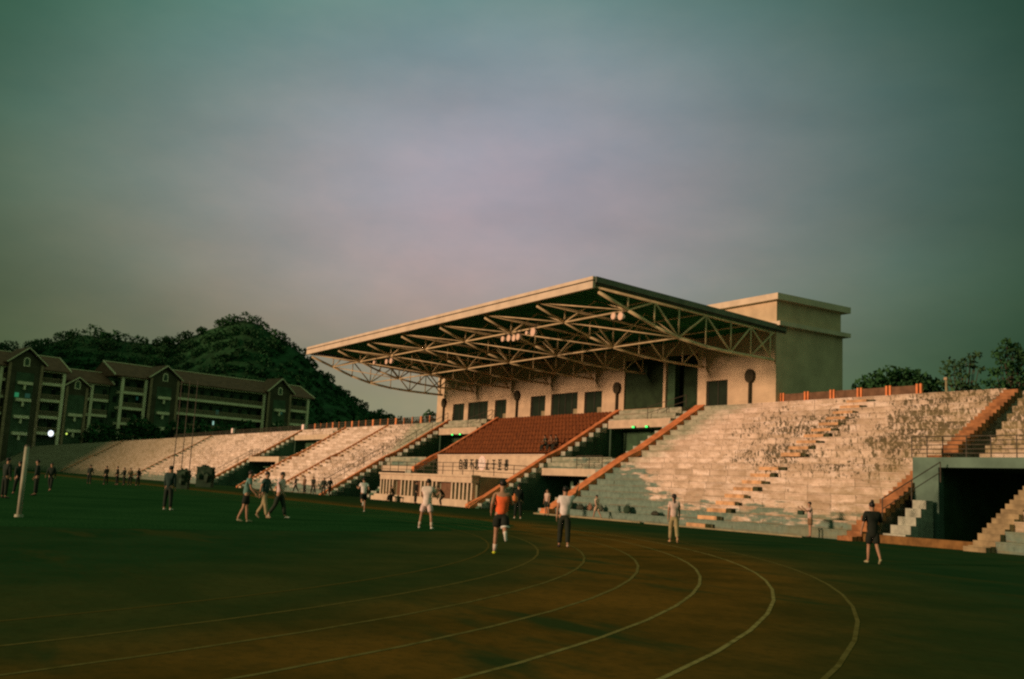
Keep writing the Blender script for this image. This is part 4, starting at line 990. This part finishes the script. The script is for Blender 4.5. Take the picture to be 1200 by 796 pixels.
# hill: a ridge of terrain with forest
HP = [(-60,420,0),(0,403,0),(30,400,0),(85,386,0),(100,383,0),(150,391,0),(205,396,0),(215,389,0),(245,377,0),(265,371,0),(285,366,0),(300,370,0),(330,389,0),(355,406,0),(372,426,0),(400,446,0),(420,466,0),(450,481,0),(480,488,0),(510,496,0),(560,505,0),(620,512,0)]
DH = 780
ridge = [place(x, y + 9, DH) for x, y, _ in HP]
def hill_h(i, t): return ridge[i].z*(1 - t)**1.25
vs = []; fs = []; NT_ = 16
back = ray(250, 500); back.z = 0; back.normalize()
for i, p in enumerate(ridge):
    for j in range(-6, NT_+1):
        t = abs(j)/NT_; off = -j*9.0 if j > 0 else -j*18.0
        q = Vector((p.x, p.y, 0)) + back*off; zz = p.z*(1-t)**1.2 if j >= 0 else p.z*(1+j*.12)
        zz += 2.5*noise.noise(Vector((q.x*.03, q.y*.03, 1))) if 0 < t < 1 else 0
        vs.append((q.x, q.y, max(zz, 0) - .3))
w = NT_ + 7
for i in range(len(ridge)-1):
    for j in range(w-1): fs.append((i*w+j, (i+1)*w+j, (i+1)*w+j+1, i*w+j+1))
m = MB(); m.add(vs, fs); tag(m.build('hill', simple('hill_soil', (.022,.080,.028), .4, .15), None, True), kind='structure')
rg = random.Random(99); m = MB()
for i in range(len(ridge)-1):
    a, b = ridge[i], ridge[i+1]; seg = (Vector((b.x-a.x, b.y-a.y))).length; n = max(2, int(seg/4.0))
    for j in range(0, 12):
        off = -j*11.; t = (j*11.)/(9.0*NT_)
        for _ in range(n if j < 5 else int(n*.8) + 1):
            u_ = rg.random(); p = a.lerp(b, u_); q = Vector((p.x, p.y, 0)) + back*(off + rg.uniform(-4,4)); z = p.z*(1-t)**1.2
            small = i >= 12
            r = 1.8*rg.uniform(1.8,3.4)*(.7 if small else 1)*(1.35 if rg.random() < .12 else 1)
            leaves(m, Vector((q.x, q.y, z + r*.25)), r, int(60 + 14*r) if j < 3 else 30, 1.15 if j < 3 else 2.3, rg, .95, .5)
tag(build_leaves(m, 'forest', M['forest'], None), kind='stuff')

# unseen ridge added behind the camera to shade the houses, hill and left terrace; the low sun stands just over its saddle
RP = [(-900,170),(-520,165),(-410,150),(-345,112),(-285,66),(-228,48),(-188,38),(-150,30),(-123,26),(-45,26),(-33,31),(-23,42),(-13,52),(-3,58),(15,60),(60,56),(200,60),(420,70)]
vs = []; fs = []
for i, (x, h) in enumerate(RP):
    for y, f in ((-165,-.01),(-195,.5),(-230,1),(-290,.6),(-400,-.01)): vs.append((x, y, h*f + (2*noise.noise(Vector((x*.02, y*.02, 0))) if f > 0 else 0)))
    if i:
        for j in range(4): fs.append(((i-1)*5+j, i*5+j, i*5+j+1, (i-1)*5+j+1))
m = MB(); m.add(vs, fs); tag(m.build('hill', simple('sun_blocker_cover', (.03,.06,.025), .3, .03), None, True), kind='structure')  # this hill is the added sun blocker, out of view

# ------------------------------------------------------------------ light, sky, camera
SUN_EL, SUN_AZ = R(10.5), math.atan2(-1, -.08)     # azimuth of the direction TO the sun
sd = Vector((math.cos(SUN_EL)*math.cos(SUN_AZ), math.cos(SUN_EL)*math.sin(SUN_AZ), math.sin(SUN_EL)))
L = bpy.data.lights.new('sun', 'SUN'); L.energy = 3.35; L.angle = R(8); L.color = (1, .605, .385)
so = bpy.data.objects.new('sun', L); COL.objects.link(so); so.rotation_euler = sd.to_track_quat('Z', 'Y').to_euler()

AMB = (.13, .215, .115)
W = bpy.data.worlds.new('World'); scene.world = W; W.use_nodes = True; t = W.node_tree; lk = t.links.new
W.cycles.sampling_method = 'NONE'; bg = t.nodes['Background']; bg.inputs['Strength'].default_value = .1
def wn(k, **kw):
    n = t.nodes.new(k)
    for a, v in kw.items(): setattr(n, a, v)
    return n
def wm(op, a, b=0., c=0., clamp=False):
    n = wn('ShaderNodeMath', operation=op, use_clamp=clamp)
    for i, v in enumerate((a, b, c)):
        if hasattr(v, 'links'): lk(v, n.inputs[i])
        else: n.inputs[i].default_value = v
    return n.outputs[0]
tc = wn('ShaderNodeTexCoord'); sx = wn('ShaderNodeSeparateXYZ'); lk(tc.outputs['Generated'], sx.inputs[0])
sky = wn('ShaderNodeTexSky', sky_type='NISHITA'); sky.sun_disc = False; sky.sun_elevation = SUN_EL; sky.sun_rotation = math.pi/2 - SUN_AZ
cdir = ray(500, 250); caz = math.atan2(cdir.y, cdir.x); cel = math.atan2(cdir.z, math.hypot(cdir.x, cdir.y))
az = wm('ARCTAN2', wm('MULTIPLY_ADD', sx.outputs[1], math.cos(caz), wm('MULTIPLY', sx.outputs[0], -math.sin(caz))), wm('MULTIPLY_ADD', sx.outputs[1], math.sin(caz), wm('MULTIPLY', sx.outputs[0], math.cos(caz))))
el = wm('ARCSINE', sx.outputs[2])
cl = wn('ShaderNodeTexNoise'); mp = wn('ShaderNodeMapping'); mp.inputs['Scale'].default_value = (2.2, 2.2, 6); lk(tc.outputs['Generated'], mp.inputs[0]); lk(mp.outputs[0], cl.inputs['Vector']); cl.inputs['Detail'].default_value = 6; cl.inputs['Scale'].default_value = 1.7
# dusk cloud deck: radiance falls off smoothly (exponential of a quadratic in azimuth and elevation) away from the bright patch
aC = wm('MINIMUM', wm('MAXIMUM', az, -.66), .56); eC = wm('MINIMUM', wm('MAXIMUM', el, .08), .54)
COEF = [[-1.42,-1.26,-2.15],[-0.381,-0.642,-0.821],[4.778,1.277,7.3],[-7.7,-4.7,-6.7],[-11.7,-2.75,-11.7],[-1.199,0.911,0.283]]
cl2 = wn('ShaderNodeTexNoise'); mp2 = wn('ShaderNodeMapping'); mp2.inputs['Scale'].default_value = (5, 5, 10); mp2.inputs['Location'].default_value = (3.1, 1.7, .4); lk(tc.outputs['Generated'], mp2.inputs[0]); lk(mp2.outputs[0], cl2.inputs['Vector']); cl2.inputs['Detail'].default_value = 5; cl2.inputs['Scale'].default_value = 1.3; cl2.inputs['Roughness'].default_value = .62
cloudm = wm('ADD', wm('MULTIPLY', wm('SUBTRACT', cl.outputs['Fac'], .5), .52), wm('MULTIPLY', wm('SUBTRACT', cl2.outputs['Fac'], .5), .20))
lowd = wn('ShaderNodeMapRange', interpolation_type='SMOOTHSTEP'); lk(el, lowd.inputs[0]); lowd.inputs[1].default_value = .21; lowd.inputs[2].default_value = .12; lowd.inputs[3].default_value = 0; lowd.inputs[4].default_value = -.22
cloudm = wm('ADD', cloudm, lowd.outputs[0])
warm = wm('MULTIPLY', wm('SUBTRACT', cl2.outputs['Fac'], .5), .34)
terms = [1., aC, eC, wm('MULTIPLY', aC, aC), wm('MULTIPLY', eC, eC), wm('MULTIPLY', aC, eC)]
ch = []
for c in range(3):
    v = wm('ADD', wm('ADD', cloudm, wm('MULTIPLY', warm, (1., 0., -.3)[c])), COEF[0][c])
    for k_ in range(1, 6): v = wm('ADD', v, wm('MULTIPLY', terms[k_], COEF[k_][c]))
    ch.append(wm('POWER', math.e, v))
comb = wn('ShaderNodeCombineXYZ')
for c in range(3): lk(ch[c], comb.inputs[c])
edge = wn('ShaderNodeMapRange', interpolation_type='SMOOTHSTEP'); lk(wm('MAXIMUM', wm('ABSOLUTE', az), wm('MULTIPLY', el, 1.15)), edge.inputs[0]); edge.inputs[1].default_value = .66; edge.inputs[2].default_value = 1.1
mx = wn('ShaderNodeMix', data_type='RGBA'); lk(edge.outputs[0], mx.inputs[0]); lk(comb.outputs[0], mx.inputs[6]); mx.inputs[7].default_value = (*AMB, 1)
sc_ = wn('ShaderNodeVectorMath', operation='SCALE'); lk(mx.outputs[2], sc_.inputs[0]); sc_.inputs['Scale'].default_value = 10.
sk = wn('ShaderNodeVectorMath', operation='SCALE'); lk(sky.outputs[0], sk.inputs[0]); sk.inputs['Scale'].default_value = .006
ad = wn('ShaderNodeVectorMath', operation='ADD'); lk(sc_.outputs[0], ad.inputs[0]); lk(sk.outputs[0], ad.inputs[1]); lk(ad.outputs[0], bg.inputs[0])

cam = bpy.data.cameras.new('camera'); co = bpy.data.objects.new('camera', cam); COL.objects.link(co)
cam.sensor_width = 36; cam.lens = 36*F_/1200; cam.clip_end = 3000; cam.clip_start = .05
rx, ry, rz = CAMR @ Vector((1,0,0)), CAMR @ Vector((0,-1,0)), CAMR @ Vector((0,0,-1))
mw = Matrix((rx, ry, rz)).transposed().to_4x4(); mw.translation = (0,0,CAMH); co.matrix_world = mw
scene.camera = co
vs_ = scene.view_settings; vs_.view_transform = 'Standard'; vs_.look = 'None'; vs_.exposure = 0; vs_.gamma = 1
scene.cycles.sample_clamp_indirect = 2; scene.cycles.max_bounces = 5; scene.cycles.diffuse_bounces = 2
scene.cycles.use_denoising = False; scene.cycles.use_adaptive_sampling = False
scene.cycles.filter_width = 2.3
